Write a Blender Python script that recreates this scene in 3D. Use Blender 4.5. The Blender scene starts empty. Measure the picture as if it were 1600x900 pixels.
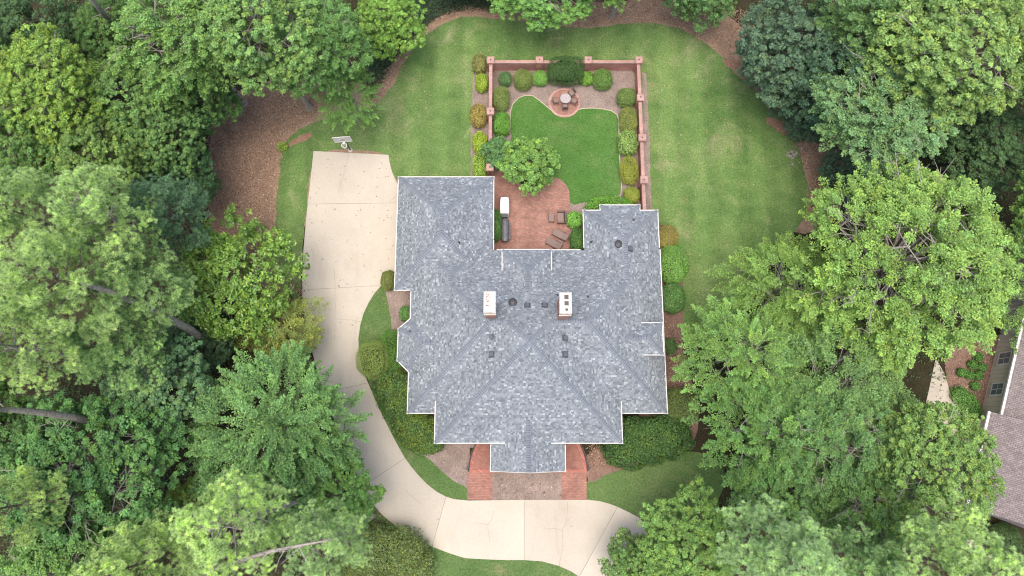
import bpy, math, random
import numpy as np
from mathutils import Vector, Matrix

rad = math.radians
scene = bpy.context.scene

# ------------------------------------------------------------------ camera
FOCAL, CAM_H, TILT = 1067.0, 64.0, rad(11.7)      # focal length in photo pixels, height in metres
cam_data = bpy.data.cameras.new('camera')
cam = bpy.data.objects.new('camera', cam_data)
scene.collection.objects.link(cam)
cam.location = (0, 0, CAM_H)
cam.rotation_euler = (TILT, 0, 0)
cam_data.sensor_width = 36.0
cam_data.lens = 36.0 * FOCAL / 1600.0
cam_data.clip_start = 0.5
cam_data.clip_end = 5000
scene.camera = cam

# ------------------------------------------------------------------ sky, sun, exposure
SUN_EL, SUN_AZ = rad(80), rad(205)                 # azimuth from +Y towards +X
world = bpy.data.worlds.new('World')
scene.world = world
world.use_nodes = True
wn = world.node_tree
sky = wn.nodes.new('ShaderNodeTexSky')
sky.sky_type = 'NISHITA'
sky.sun_disc = False
sky.sun_elevation = SUN_EL
sky.sun_rotation = SUN_AZ
sky.air_density = 1.0
sky.dust_density = 5.0
sky.ozone_density = 1.0
wn.nodes['Background'].inputs[1].default_value = 0.15
wn.links.new(sky.outputs[0], wn.nodes['Background'].inputs[0])
sun_data = bpy.data.lights.new('sun', 'SUN')
sun_data.energy = 1.3
sun_data.angle = rad(50)
sun_data.color = (1.0, 0.96, 0.9)
sun = bpy.data.objects.new('sun', sun_data)
scene.collection.objects.link(sun)
sd = Vector((math.sin(SUN_AZ) * math.cos(SUN_EL), math.cos(SUN_AZ) * math.cos(SUN_EL), math.sin(SUN_EL)))
sun.rotation_euler = sd.to_track_quat('Z', 'Y').to_euler()
sun.location = sd * 200
vs = scene.view_settings
vs.view_transform = 'Standard'
vs.look = 'None'
vs.exposure = 0.85
vs.gamma = 1.0
vs.use_curve_mapping = False
scene.cycles.use_denoising = True
scene.cycles.denoiser = 'OPENIMAGEDENOISE'
scene.cycles.denoising_input_passes = 'RGB_ALBEDO_NORMAL'
scene.cycles.pixel_filter_type = 'BLACKMAN_HARRIS'
scene.cycles.filter_width = 1.1
scene.cycles.max_bounces = 6
scene.cycles.diffuse_bounces = 4
scene.cycles.transparent_max_bounces = 4

# ------------------------------------------------------------------ helpers
_c, _s = math.cos(TILT), math.sin(TILT)


def plan(px, py, z=0.0):
    """survey: place of a photo point that lies at height z, in metres"""
    u, v = px - 800.0, 450.0 - py
    dy, dz = v * _c + FOCAL * _s, v * _s - FOCAL * _c
    t = (CAM_H - z) / -dz
    return (u * t, dy * t)


def plans(pts, z=0.0):
    return [plan(p[0], p[1], z) for p in pts]


def mpp(px, py, z=0.0):
    """metres per photo pixel there"""
    return plan(px + 1, py, z)[0] - plan(px, py, z)[0]


def link(o, parent=None):
    scene.collection.objects.link(o)
    if parent is not None:
        o.parent = parent
    return o


def empty(name, loc=(0, 0, 0), rz=0.0):
    o = bpy.data.objects.new(name, None)
    o.location = loc
    o.rotation_euler = (0, 0, rz)
    o.empty_display_size = 0.2
    return link(o)


def tag(o, label=None, cat=None, group=None, kind=None):
    if label:
        o['label'] = label
    if cat:
        o['category'] = cat
    if group:
        o['group'] = group
    if kind:
        o['kind'] = kind
    return o


class MB:
    """collects shapes for one mesh"""
    def __init__(self):
        self.v, self.f, self.m = [], [], []

    def add(self, verts, faces, mi=0):
        b = len(self.v)
        self.v += [tuple(p) for p in verts]
        self.f += [tuple(i + b for i in f) for f in faces]
        self.m += [mi] * len(faces)
        return self

    def box(self, c, s, rz=0.0, mi=0, rx=0.0, ry=0.0, taper=1.0):
        M = Matrix.Translation(c) @ Matrix.Rotation(rz, 4, 'Z') @ Matrix.Rotation(ry, 4, 'Y') @ Matrix.Rotation(rx, 4, 'X')
        vs_ = []
        for z in (-.5, .5):
            k = taper if z > 0 else 1.0
            for x, y in ((-.5, -.5), (.5, -.5), (.5, .5), (-.5, .5)):
                vs_.append(M @ Vector((x * s[0] * k, y * s[1] * k, z * s[2])))
        return self.add(vs_, [(3, 2, 1, 0), (4, 5, 6, 7), (0, 1, 5, 4), (1, 2, 6, 5), (2, 3, 7, 6), (3, 0, 4, 7)], mi)

    def tube(self, path, r, n=6, mi=0, caps=True):
        path = [Vector(p) for p in path]
        rs = r if isinstance(r, (list, tuple)) else [r] * len(path)
        rings = []
        for i, p in enumerate(path):
            d = (path[min(i + 1, len(path) - 1)] - path[max(i - 1, 0)])
            d = d.normalized() if d.length > 1e-9 else Vector((0, 0, 1))
            a = d.cross(Vector((0, 0, 1)) if abs(d.z) < .9 else Vector((1, 0, 0))).normalized()
            b = d.cross(a)
            rings.append([p + (a * math.cos(t) + b * math.sin(t)) * rs[i] for t in [2 * math.pi * k / n for k in range(n)]])
        vs_ = [q for ring in rings for q in ring]
        fs = []
        for i in range(len(path) - 1):
            for k in range(n):
                k2 = (k + 1) % n
                fs.append((i * n + k, i * n + k2, (i + 1) * n + k2, (i + 1) * n + k))
        if caps:
            fs.append(tuple(range(n)))
            fs.append(tuple((len(path) - 1) * n + k for k in reversed(range(n))))
        return self.add(vs_, fs, mi)

    def lathe(self, prof, n=20, c=(0, 0, 0), mi=0):
        vs_, fs = [], []
        for r, z in prof:
            for k in range(n):
                t = 2 * math.pi * k / n
                vs_.append((c[0] + r * math.cos(t), c[1] + r * math.sin(t), c[2] + z))
        for i in range(len(prof) - 1):
            for k in range(n):
                k2 = (k + 1) % n
                fs.append((i * n + k, i * n + k2, (i + 1) * n + k2, (i + 1) * n + k))
        fs.append(tuple(reversed(range(n))))
        fs.append(tuple((len(prof) - 1) * n + k for k in range(n)))
        return self.add(vs_, fs, mi)

    def prism(self, pts, z0, z1, mi=0, mi_side=None):
        n = len(pts)
        area = sum(pts[i][0] * pts[(i + 1) % n][1] - pts[(i + 1) % n][0] * pts[i][1] for i in range(n))
        if area < 0:
            pts = pts[::-1]
        vs_ = [(p[0], p[1], z0) for p in pts] + [(p[0], p[1], z1) for p in pts]
        self.add(vs_, [tuple(range(n, 2 * n)), tuple(reversed(range(n)))], mi)
        b = len(self.v) - 2 * n
        self.f += [(b + i, b + (i + 1) % n, b + n + (i + 1) % n, b + n + i) for i in range(n)]
        self.m += [mi if mi_side is None else mi_side] * n
        return self

    def build(self, name, mats, parent=None, smooth=False):
        me = bpy.data.meshes.new(name)
        me.from_pydata(self.v, [], self.f)
        if not isinstance(mats, (list, tuple)):
            mats = [mats]
        for m in mats:
            me.materials.append(m)
        if len(mats) > 1:
            me.polygons.foreach_set('material_index', self.m)
        if smooth:
            me.polygons.foreach_set('use_smooth', [True] * len(me.polygons))
        me.update()
        return link(bpy.data.objects.new(name, me), parent)


def np_mesh(name, verts, nper, mats, col=None, mat_idx=None):
    """mesh of separate faces with nper corners each; col = per-vertex rgb"""
    n = len(verts)
    me = bpy.data.meshes.new(name)
    me.vertices.add(n)
    me.vertices.foreach_set('co', np.asarray(verts, np.float32).ravel())
    nf = n // nper
    me.loops.add(n)
    me.loops.foreach_set('vertex_index', np.arange(n, dtype=np.int32))
    me.polygons.add(nf)
    me.polygons.foreach_set('loop_start', np.arange(0, n, nper, dtype=np.int32))
    if mat_idx is not None:
        me.polygons.foreach_set('material_index', np.asarray(mat_idx, np.int32))
    for m in mats:
        me.materials.append(m)
    if col is not None:
        a = me.color_attributes.new('leaf', 'FLOAT_COLOR', 'POINT')
        c4 = np.ones((n, 4), np.float32)
        c4[:, :3] = col
        a.data.foreach_set('color', c4.ravel())
    me.update()
    me.validate()
    return me


# ------------------------------------------------------------------ materials
class Nodes:
    def __init__(self, name):
        self.mat = bpy.data.materials.new(name)
        self.mat.use_nodes = True
        self.t = self.mat.node_tree
        self.bsdf = self.t.nodes['Principled BSDF']
        self.out = self.t.nodes['Material Output']

    def n(self, typ, **kw):
        nd = self.t.nodes.new(typ)
        for k, v in kw.items():
            setattr(nd, k, v)
        return nd

    def l(self, a, b):
        self.t.links.new(a, b)

    def coord(self, scale=(1, 1, 1), obj=False, rot=0.0):
        m = self.n('ShaderNodeMapping')
        m.inputs['Scale'].default_value = scale
        m.inputs['Rotation'].default_value = (0, 0, rot)
        if obj:
            tc = self.n('ShaderNodeTexCoord')
            self.l(tc.outputs['Object'], m.inputs[0])
        else:
            g = self.n('ShaderNodeNewGeometry')
            self.l(g.outputs['Position'], m.inputs[0])
        return m.outputs[0]

    def noise(self, vec, scale, detail=4.0, rough=.55, dist=0.0):
        nd = self.n('ShaderNodeTexNoise')
        nd.inputs['Scale'].default_value = scale
        nd.inputs['Detail'].default_value = detail
        nd.inputs['Roughness'].default_value = rough
        nd.inputs['Distortion'].default_value = dist
        self.l(vec, nd.inputs['Vector'])
        return nd.outputs[0]

    def ramp(self, fac, stops):
        r = self.n('ShaderNodeValToRGB')
        e = r.color_ramp.elements
        while len(e) < len(stops):
            e.new(0.5)
        for i, (p, c) in enumerate(stops):
            e[i].position = p
            e[i].color = (c[0], c[1], c[2], 1) if isinstance(c, tuple) else (c, c, c, 1)
        self.l(fac, r.inputs[0])
        return r.outputs[0]

    def mix(self, a, b, fac, mode='MIX'):
        m = self.n('ShaderNodeMix', data_type='RGBA', blend_type=mode)
        for sock, v in ((m.inputs[0], fac), (m.inputs[6], a), (m.inputs[7], b)):
            if hasattr(v, 'is_output'):
                self.l(v, sock)
            elif isinstance(v, tuple):
                sock.default_value = (v[0], v[1], v[2], 1)
            else:
                sock.default_value = v
        return m.outputs[2]

    def bump(self, h, strength=.3, dist=.02):
        b = self.n('ShaderNodeBump')
        b.inputs['Strength'].default_value = strength
        b.inputs['Distance'].default_value = dist
        self.l(h, b.inputs['Height'])
        self.l(b.outputs[0], self.bsdf.inputs['Normal'])

    def done(self, col, rough=.8, spec=.3):
        if isinstance(col, tuple):
            self.bsdf.inputs['Base Color'].default_value = (col[0], col[1], col[2], 1)
        else:
            self.l(col, self.bsdf.inputs['Base Color'])
        self.bsdf.inputs['Roughness'].default_value = rough
        self.bsdf.inputs['Specular IOR Level'].default_value = spec
        return self.mat


def m_plain(name, col, rough=.7, spec=.3, var=.12, scale=6.0, metal=0.0):
    N = Nodes(name)
    v = N.coord(obj=True)
    f = N.noise(v, scale, 5)
    a = tuple(c * (1 - var) for c in col)
    b = tuple(min(1, c * (1 + var)) for c in col)
    N.bsdf.inputs['Metallic'].default_value = metal
    return N.done(N.ramp(f, [(.3, a), (.7, b)]), rough, spec)


def m_grass(name, dark, mid, light, dry, stripes=0.0):
    N = Nodes(name)
    v = N.coord()
    big = N.noise(v, .11, 5, .6)
    med = N.noise(v, .7, 5, .65)
    fine = N.noise(v, 6, 4, .8)
    col = N.ramp(big, [(.32, dark), (.5, mid), (.66, light)])
    col = N.mix(col, N.ramp(med, [(.3, dark), (.5, mid), (.72, light)]), .5)
    drym = N.ramp(N.noise(N.coord((1, 1, 1), rot=.6), .23, 6, .7, .6), [(.53, 0.0), (.71, 1.0)])
    col = N.mix(col, dry, N.mix((0, 0, 0), drym, .6))
    if stripes:
        w = N.n('ShaderNodeTexWave', wave_type='BANDS', bands_direction='X')
        w.inputs['Scale'].default_value = .11
        w.inputs['Distortion'].default_value = 1.2
        w.inputs['Detail'].default_value = 3
        N.l(v, w.inputs['Vector'])
        col = N.mix(col, N.ramp(w.outputs[1], [(.2, .78), (.8, 1.12)]), stripes, 'MULTIPLY')
    col = N.mix(col, N.ramp(fine, [(.3, .4), (.5, 1.0), (.7, 1.6)]), .8, 'MULTIPLY')
    sp = N.ramp(N.noise(v, 3.1, 3, .6), [(.69, 0.0), (.74, 1.0)])
    col = N.mix(col, (.26, .29, .12), N.mix((0, 0, 0), sp, .35))
    N.bump(fine, .6, .05)
    return N.done(col, .9, .15)


def m_mulch(name, a, b, c, scale=14.0):
    N = Nodes(name)
    v = N.coord()
    f = N.noise(v, scale, 6, .8)
    g = N.noise(v, .5, 5, .6)
    vo = N.n('ShaderNodeTexVoronoi')
    vo.inputs['Scale'].default_value = 11
    N.l(v, vo.inputs['Vector'])
    col = N.ramp(f, [(.3, a), (.5, b), (.7, c)])
    col = N.mix(col, N.ramp(g, [(.3, .7), (.7, 1.25)]), .8, 'MULTIPLY')
    col = N.mix(col, N.ramp(vo.outputs['Color'], [(.2, .7), (.85, 1.35)]), .5, 'MULTIPLY')
    N.bump(f, .7, .05)
    return N.done(col, .95, .1)


def m_concrete(name, base, stain):
    N = Nodes(name)
    v = N.coord()
    g = N.noise(v, .22, 6, .65, .4)
    f = N.noise(v, 5, 6, .7)
    st = N.noise(N.coord((.5, .12, 1), rot=.25), 1.2, 6, .7, .5)
    col = N.ramp(g, [(.3, tuple(c * .9 for c in base)), (.7, tuple(c * 1.06 for c in base))])
    col = N.mix(col, stain, N.mix((0, 0, 0), N.ramp(st, [(.55, 0.0), (.8, 1.0)]), .4))
    col = N.mix(col, N.ramp(f, [(.25, .9), (.75, 1.07)]), .8, 'MULTIPLY')
    vo = N.n('ShaderNodeTexVoronoi', feature='F1')
    vo.inputs['Scale'].default_value = .55
    N.l(v, vo.inputs['Vector'])
    col = N.mix(col, (.22, .17, .13), N.ramp(vo.outputs['Distance'], [(.03, .55), (.05, 0.0)]))
    oi = N.n('ShaderNodeObjectInfo')
    col = N.mix(col, N.ramp(oi.outputs['Random'], [(0, .93), (1, 1.05)]), 1.0, 'MULTIPLY')
    N.bump(f, .15, .01)
    return N.done(col, .85, .25)


def m_brick(name, c1, c2, mortar, bw=.21, bh=.07, rot=0.0, vertical=False, mort=.012, radial=None):
    N = Nodes(name)
    if vertical:
        g = N.n('ShaderNodeNewGeometry')
        sp = N.n('ShaderNodeSeparateXYZ')
        N.l(g.outputs['Position'], sp.inputs[0])
        ad = N.n('ShaderNodeMath', operation='ADD')
        N.l(sp.outputs[0], ad.inputs[0])
        N.l(sp.outputs[1], ad.inputs[1])
        cb = N.n('ShaderNodeCombineXYZ')
        N.l(ad.outputs[0], cb.inputs[0])
        N.l(sp.outputs[2], cb.inputs[1])
        v = cb.outputs[0]
        v3 = g.outputs['Position']
    else:
        v3 = v = N.coord(rot=rot)
    if radial:
        g = N.n('ShaderNodeNewGeometry')
        sub = N.n('ShaderNodeVectorMath', operation='SUBTRACT')
        N.l(g.outputs['Position'], sub.inputs[0])
        sub.inputs[1].default_value = (radial[0], radial[1], 0)
        gr = N.n('ShaderNodeSeparateXYZ')
        N.l(sub.outputs[0], gr.inputs[0])
        at = N.n('ShaderNodeMath', operation='ARCTAN2')
        N.l(gr.outputs[1], at.inputs[0])
        N.l(gr.outputs[0], at.inputs[1])
        ml = N.n('ShaderNodeMath', operation='MULTIPLY')
        N.l(at.outputs[0], ml.inputs[0])
        ml.inputs[1].default_value = radial[2]
        ln = N.n('ShaderNodeVectorMath', operation='LENGTH')
        N.l(sub.outputs[0], ln.inputs[0])
        cb = N.n('ShaderNodeCombineXYZ')
        N.l(ln.outputs[1], cb.inputs[0])
        N.l(ml.outputs[0], cb.inputs[1])
        v = cb.outputs[0]
    b = N.n('ShaderNodeTexBrick')
    b.inputs['Scale'].default_value = 1.0
    b.inputs['Brick Width'].default_value = bw
    b.inputs['Row Height'].default_value = bh
    b.inputs['Mortar Size'].default_value = mort
    b.inputs['Mortar Smooth'].default_value = .2
    b.inputs['Bias'].default_value = .1
    b.inputs['Color1'].default_value = (*c1, 1)
    b.inputs['Color2'].default_value = (*c2, 1)
    b.inputs['Mortar'].default_value = (*mortar, 1)
    N.l(v, b.inputs['Vector'])
    g2 = N.noise(v3, .8, 6, .65)
    col = N.mix(b.outputs[0], N.ramp(g2, [(.3, .72), (.7, 1.2)]), .8, 'MULTIPLY')
    col = N.mix(col, N.ramp(N.noise(v3, 17, 3, .7), [(.3, .85), (.7, 1.15)]), .7, 'MULTIPLY')
    inv = N.n('ShaderNodeMath', operation='SUBTRACT')
    inv.inputs[0].default_value = 1.0
    N.l(b.outputs[1], inv.inputs[1])
    N.bump(inv.outputs[0], .5, .008)
    return N.done(col, .88, .2)


def m_leaf(name, rough=.6, transl=.2, spec=.3):
    """colour of the plant from the object, variation and blossoms from the leaf attribute"""
    N = Nodes(name)
    oi = N.n('ShaderNodeObjectInfo')
    at = N.n('ShaderNodeAttribute', attribute_name='leaf')
    sp = N.n('ShaderNodeSeparateColor')
    N.l(at.outputs['Color'], sp.inputs[0])
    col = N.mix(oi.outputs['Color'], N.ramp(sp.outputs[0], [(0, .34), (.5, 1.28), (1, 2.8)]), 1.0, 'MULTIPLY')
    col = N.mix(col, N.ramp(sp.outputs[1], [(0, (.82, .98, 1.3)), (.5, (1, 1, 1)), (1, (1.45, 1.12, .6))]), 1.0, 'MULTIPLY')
    col = N.mix(col, (.8, .78, .7), sp.outputs[2])
    N.done(col, rough, spec)
    tr = N.n('ShaderNodeBsdfTranslucent')
    N.l(N.mix(col, (1.15, 1.1, .6), 1.0, 'MULTIPLY'), tr.inputs[0])
    ms = N.n('ShaderNodeMixShader')
    ms.inputs[0].default_value = transl
    N.l(N.bsdf.outputs[0], ms.inputs[1])
    N.l(tr.outputs[0], ms.inputs[2])
    N.l(ms.outputs[0], N.out.inputs[0])
    return N.mat


def m_attr(name, stops, rough=.9, spec=.15, grain=30.0):
    N = Nodes(name)
    at = N.n('ShaderNodeAttribute', attribute_name='leaf')
    sp = N.n('ShaderNodeSeparateColor')
    N.l(at.outputs['Color'], sp.inputs[0])
    col = N.ramp(sp.outputs[0], stops)
    v = N.coord()
    col = N.mix(col, N.ramp(N.noise(v, grain, 3, .7), [(.3, .8), (.7, 1.2)]), .6, 'MULTIPLY')
    col = N.mix(col, N.ramp(N.noise(v, .45, 4, .6), [(.3, .88), (.7, 1.1)]), .8, 'MULTIPLY')
    return N.done(col, rough, spec)


M = {}
M['lawn'] = m_grass('lawn_grass', (.06, .122, .033), (.112, .186, .053), (.19, .25, .088), (.29, .275, .15), .4)
M['lawn_striped'] = M['lawn']
M['lawn_court'] = m_grass('courtyard_grass', (.045, .115, .02), (.066, .152, .031), (.1, .18, .05), (.14, .18, .07))
M['lawn_front'] = m_grass('front_grass', (.06, .115, .032), (.09, .15, .046), (.13, .18, .065), (.25, .215, .115))
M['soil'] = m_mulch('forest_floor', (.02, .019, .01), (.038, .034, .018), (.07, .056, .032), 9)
M['straw'] = m_mulch('pine_straw', (.18, .115, .075), (.3, .2, .137), (.41, .3, .21), 16)
M['red_soil'] = m_mulch('red_clay', (.17, .1, .065), (.28, .165, .11), (.35, .23, .16), 8)
M['mulch'] = m_mulch('bark_mulch', (.15, .11, .09), (.25, .195, .165), (.36, .29, .25), 18)
M['mulch_red'] = m_mulch('red_mulch', (.12, .07, .05), (.21, .13, .1), (.3, .2, .16), 18)
M['concrete'] = m_concrete('pale_concrete', (.475, .425, .345), (.34, .265, .185))
M['kerb'] = m_plain('old_concrete', (.42, .36, .3), .9)
M['crack'] = m_plain('crack_dirt', (.26, .21, .17), .95)
M['paver'] = m_brick('patio_brick', (.4, .215, .165), (.29, .14, .107), (.19, .13, .105), .24, .12, mort=.016)
M['paver_walk'] = m_brick('walk_brick', (.42, .205, .155), (.31, .14, .105), (.2, .135, .11), .3, .14, mort=.02)
M['brick'] = m_brick('red_brick', (.5, .2, .15), (.36, .125, .095), (.42, .33, .28), .21, .075, vertical=True)
M['coping'] = m_brick('coping_brick', (.5, .285, .235), (.41, .215, .175), (.4, .32, .28), .3, .085)
M['coping_v'] = m_brick('coping_brick_along', (.62, .36, .3), (.52, .28, .23), (.48, .4, .35), .3, .085, rot=0)
M['white'] = m_plain('white_trim', (.66, .64, .6), .5, .4, .05)
M['cap'] = m_plain('chimney_crown', (.6, .56, .5), .85, .3, .22, 4)
M['dark'] = m_plain('dark_metal', (.045, .045, .05), .5, .5)
M['vent'] = m_plain('vent_metal', (.09, .1, .115), .55, .4)
M['bronze'] = m_plain('bronze_wicker', (.13, .085, .072), .7, .3, .25, 40)
M['cushion'] = m_plain('taupe_sling', (.22, .16, .14), .85, .2, .15, 30)
M['table'] = m_plain('stone_top', (.34, .31, .3), .6, .4, .12, 12)
M['cover'] = m_plain('white_cover', (.82, .8, .77), .8, .2, .06, 5)
M['grill'] = m_plain('charcoal_enamel', (.1, .1, .105), .45, .5, .3, 4)
M['bark'] = m_plain('bark', (.17, .135, .105), .95, .1, .45, 5)
M['bark_grey'] = m_plain('grey_bark', (.3, .27, .235), .95, .1, .4, 6)
M['twig'] = m_plain('dead_wood', (.38, .34, .3), .95, .1, .3, 6)
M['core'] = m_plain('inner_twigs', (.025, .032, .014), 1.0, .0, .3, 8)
M['leaf'] = m_leaf('leaf')
M['needle'] = m_leaf('needle', .6, .3, .2)
M['gloss_leaf'] = m_leaf('glossy_leaf', .38, .2, .5)
M['shingle'] = m_attr('slate_blue_shingle', [(0, (.118, .134, .148)), (.35, (.188, .21, .23)), (.7, (.258, .284, .306)), (1, (.4, .432, .455))])
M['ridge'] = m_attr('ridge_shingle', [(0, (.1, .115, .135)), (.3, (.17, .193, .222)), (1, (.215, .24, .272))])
M['litter'] = m_attr('dry_leaves', [(0, (.11, .065, .045)), (.4, (.25, .16, .11)), (.75, (.4, .28, .19)), (1, (.55, .44, .32))])
M['underlay'] = m_plain('roof_felt', (.16, .17, .19), .95)
M['siding'] = m_plain('beige_siding', (.6, .53, .43), .8, .2, .06)
M['glass'] = m_plain('window_glass', (.12, .15, .17), .08, .6, .2)
M['board'] = m_plain('backboard_panel', (.5, .5, .48), .3, .5, .05)
M['net'] = m_plain('net_cord', (.75, .73, .68), .9)
M['blossom'] = m_plain('white_blossom', (.85, .83, .78), .8)
M['hedge_soil'] = M['soil']


def m_roof_tile(name):
    N = Nodes(name)
    tc = N.n('ShaderNodeTexCoord')
    b = N.n('ShaderNodeTexBrick')
    b.inputs['Scale'].default_value = 1.0
    b.inputs['Brick Width'].default_value = .3
    b.inputs['Row Height'].default_value = .16
    b.inputs['Mortar Size'].default_value = .014
    b.inputs['Color1'].default_value = (.3, .26, .25, 1)
    b.inputs['Color2'].default_value = (.215, .185, .18, 1)
    b.inputs['Mortar'].default_value = (.12, .095, .09, 1)
    mp = N.n('ShaderNodeMapping')
    mp.inputs['Rotation'].default_value = (0, 0, rad(90))
    N.l(tc.outputs['Object'], mp.inputs[0])
    N.l(mp.outputs[0], b.inputs['Vector'])
    col = N.mix(b.outputs[0], N.ramp(N.noise(tc.outputs['Object'], 3, 5, .7), [(.3, .75), (.7, 1.2)]), .8, 'MULTIPLY')
    return N.done(col, .95, .15)


M['tile'] = m_roof_tile('mauve_shingle')

# ------------------------------------------------------------------ ground
rng = np.random.default_rng(7)
random.seed(7)


def ragged(pts, step=.6, amp=.12, seed=1):
    r = random.Random(seed)
    out = []
    n = len(pts)
    for i in range(n):
        a, b = pts[i], pts[(i + 1) % n]
        L = math.hypot(b[0] - a[0], b[1] - a[1])
        k = max(1, int(L / step))
        for j in range(k):
            t = j / k
            out.append((a[0] + (b[0] - a[0]) * t + r.uniform(-amp, amp), a[1] + (b[1] - a[1]) * t + r.uniform(-amp, amp)))
    return out


def smooth_poly(pts, it=2):
    for _ in range(it):
        o = []
        n = len(pts)
        for i in range(n):
            a, b = pts[i], pts[(i + 1) % n]
            o += [(a[0] * .75 + b[0] * .25, a[1] * .75 + b[1] * .25), (a[0] * .25 + b[0] * .75, a[1] * .25 + b[1] * .75)]
        pts = o
    return pts


def sheet(name, pts, z, mat, label=None):
    b = MB()
    n = len(pts)
    area = sum(pts[i][0] * pts[(i + 1) % n][1] - pts[(i + 1) % n][0] * pts[i][1] for i in range(n))
    if area < 0:
        pts = pts[::-1]
    b.add([(p[0], p[1], z) for p in pts], [tuple(range(n))])
    o = b.build(name, mat)
    return tag(o, label, kind='structure')


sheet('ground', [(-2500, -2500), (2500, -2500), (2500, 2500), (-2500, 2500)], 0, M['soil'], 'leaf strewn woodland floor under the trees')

STRAW_W = [(330, 130), (380, 145), (440, 115), (520, 130), (600, 120), (640, 60), (690, 20), (740, 5), (900, 5), (1100, -5), (1180, 60), (1260, 130), (1330, 230), (1320, 330), (1250, 380), (1180, 300), (700, 300), (480, 300), (450, 480), (400, 480), (320, 420)]
sheet('pine_straw', ragged(smooth_poly(plans(STRAW_W)), 1.0, .15, 3), .004, M['straw'], 'brown pine straw and dry leaves along the lawn')

LAWN = [(583, 166), (606, 145), (622, 118), (634, 92), (655, 64), (690, 38), (715, 27), (745, 25), (790, 31), (850, 37), (900, 45), (935, 44), (960, 38),
        (1000, 35), (1045, 39), (1080, 52), (1110, 74), (1140, 97), (1165, 117), (1178, 140), (1205, 165), (1228, 186), (1238, 206), (1250, 236),
        (1258, 280), (1275, 318), (1250, 350), (1200, 420), (1150, 490), (1110, 540), (1062, 545), (1066, 480), (1060, 400), (1020, 345), (900, 400), (640, 400),
        (632, 300), (620, 285), (610, 262), (606, 236), (489, 230), (480, 319), (472, 395), (470, 470), (455, 470), (432, 400), (430, 330), (436, 270), (440, 235), (455, 208), (490, 190), (530, 182)]
sheet('lawn', ragged(smooth_poly(plans(LAWN)), .5, .09, 5), .008, M['lawn'], 'wide mown lawn round the back and east side')
CRES = [(600, 440), (640, 440), (650, 600), (700, 700), (731, 730), (731, 784), (715, 784), (690, 776), (660, 755), (630, 716), (600, 660), (578, 605), (560, 550), (557, 520), (568, 480), (590, 450)]
sheet('lawn', ragged(plans(CRES), .6, .03, 6), .008, M['lawn_front'], 'curved strip of lawn inside the driveway bend')
SLAWN = [(556, 726), (575, 765), (602, 800), (650, 834), (720, 862), (840, 866), (900, 886), (950, 960), (500, 960), (540, 800)]
sheet('lawn', ragged(plans(SLAWN), .6, .05, 8), .008, M['lawn_front'], 'lawn below the driveway at the photo bottom')
SELAWN = [(914, 785), (916, 745), (950, 738), (985, 728), (1020, 716), (1060, 706), (1100, 705), (1135, 730), (1130, 770), (1100, 800), (1080, 850), (1060, 900), (1000, 815), (960, 795)]
sheet('lawn', ragged(smooth_poly(plans(SELAWN), 1), .5, .08, 9), .008, M['lawn_front'], 'patchy lawn right of the brick walks')
sheet('neighbor_lawn', ragged(plans([(1500, 860), (1560, 880), (1600, 905), (1660, 930), (1640, 960), (1480, 930)]), .6, .05, 19), .008, M['lawn_front'], 'lawn strip beside the neighbouring walk')

# beds
BED_W = [(599, 446), (606, 470), (611, 495), (611, 520), (600, 545), (585, 565), (580, 596), (598, 636), (622, 676), (648, 704), (668, 714), (690, 736), (712, 753), (731, 764), (735, 700), (900, 690), (900, 560), (660, 500), (650, 440)]
sheet('mulch_bed', ragged(plans(BED_W), .5, .05, 11), .012, M['mulch'], 'mulch bed along the west front of the house')
BED_M = [(768, 735), (879, 735), (879, 784), (768, 784)]
sheet('mulch_bed', plans(BED_M), .012, M['mulch'], 'mulch bed between the two brick walks')
BED_E = [(914, 700), (917, 755), (930, 752), (950, 741), (985, 730), (1015, 718), (1045, 714), (1075, 703), (1090, 680), (1092, 640), (1080, 590), (1066, 545), (1069, 500), (1068, 440), (1064, 395), (1040, 350), (1010, 350), (1000, 500), (1000, 690)]
sheet('mulch_bed', ragged(smooth_poly(plans(BED_E), 1), .5, .06, 12), .012, M['mulch_red'], 'mulch bed along the east side of the house')
BED_WW = [(741, 92), (764, 90), (764, 280), (735, 280), (736, 200)]
sheet('mulch_bed', ragged(plans(BED_WW), .5, .05, 13), .012, M['mulch'], 'narrow mulch bed outside the west garden wall')
BED_EW = [(1003, 112), (1010, 116), (1014, 200), (1018, 330), (1005, 335)]
sheet('mulch_bed', ragged(plans(BED_EW), .5, .06, 14), .012, M['mulch'], 'thin mulch strip outside the east garden wall')
COURT = [(768, 106), (996, 106), (1008, 340), (768, 400)]
sheet('mulch_bed', plans(COURT), .012, M['mulch'], 'pinkish mulch bed inside the walled courtyard')
CL = [(799, 235), (798, 200), (797, 177), (801, 163), (810, 153), (821, 149), (833, 150), (843, 157), (855, 167), (870, 180), (890, 182), (903, 172), (909, 170), (923, 169), (940, 170), (955, 173), (964, 179), (967, 188), (967, 215), (968, 245), (971, 290), (970, 306), (940, 312), (912, 316), (892, 322), (885, 300), (820, 300), (800, 270)]
sheet('courtyard_lawn', ragged(smooth_poly(plans(CL), 1), .4, .03, 15), .016, M['lawn_court'], 'bright green lawn inside the walled courtyard')
bb = MB()
edge = plans(CL[1:13])
bb.tube([(p[0], p[1], .02) for p in edge], .05, 5)
edge = plans(CL[12:23])
bb.tube([(p[0], p[1], .02) for p in edge], .05, 5)
tag(bb.build('lawn_edging', m_plain('pale_edging', (.45, .38, .28), .9)), 'pale curved edging round the courtyard lawn', 'edging')

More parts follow.
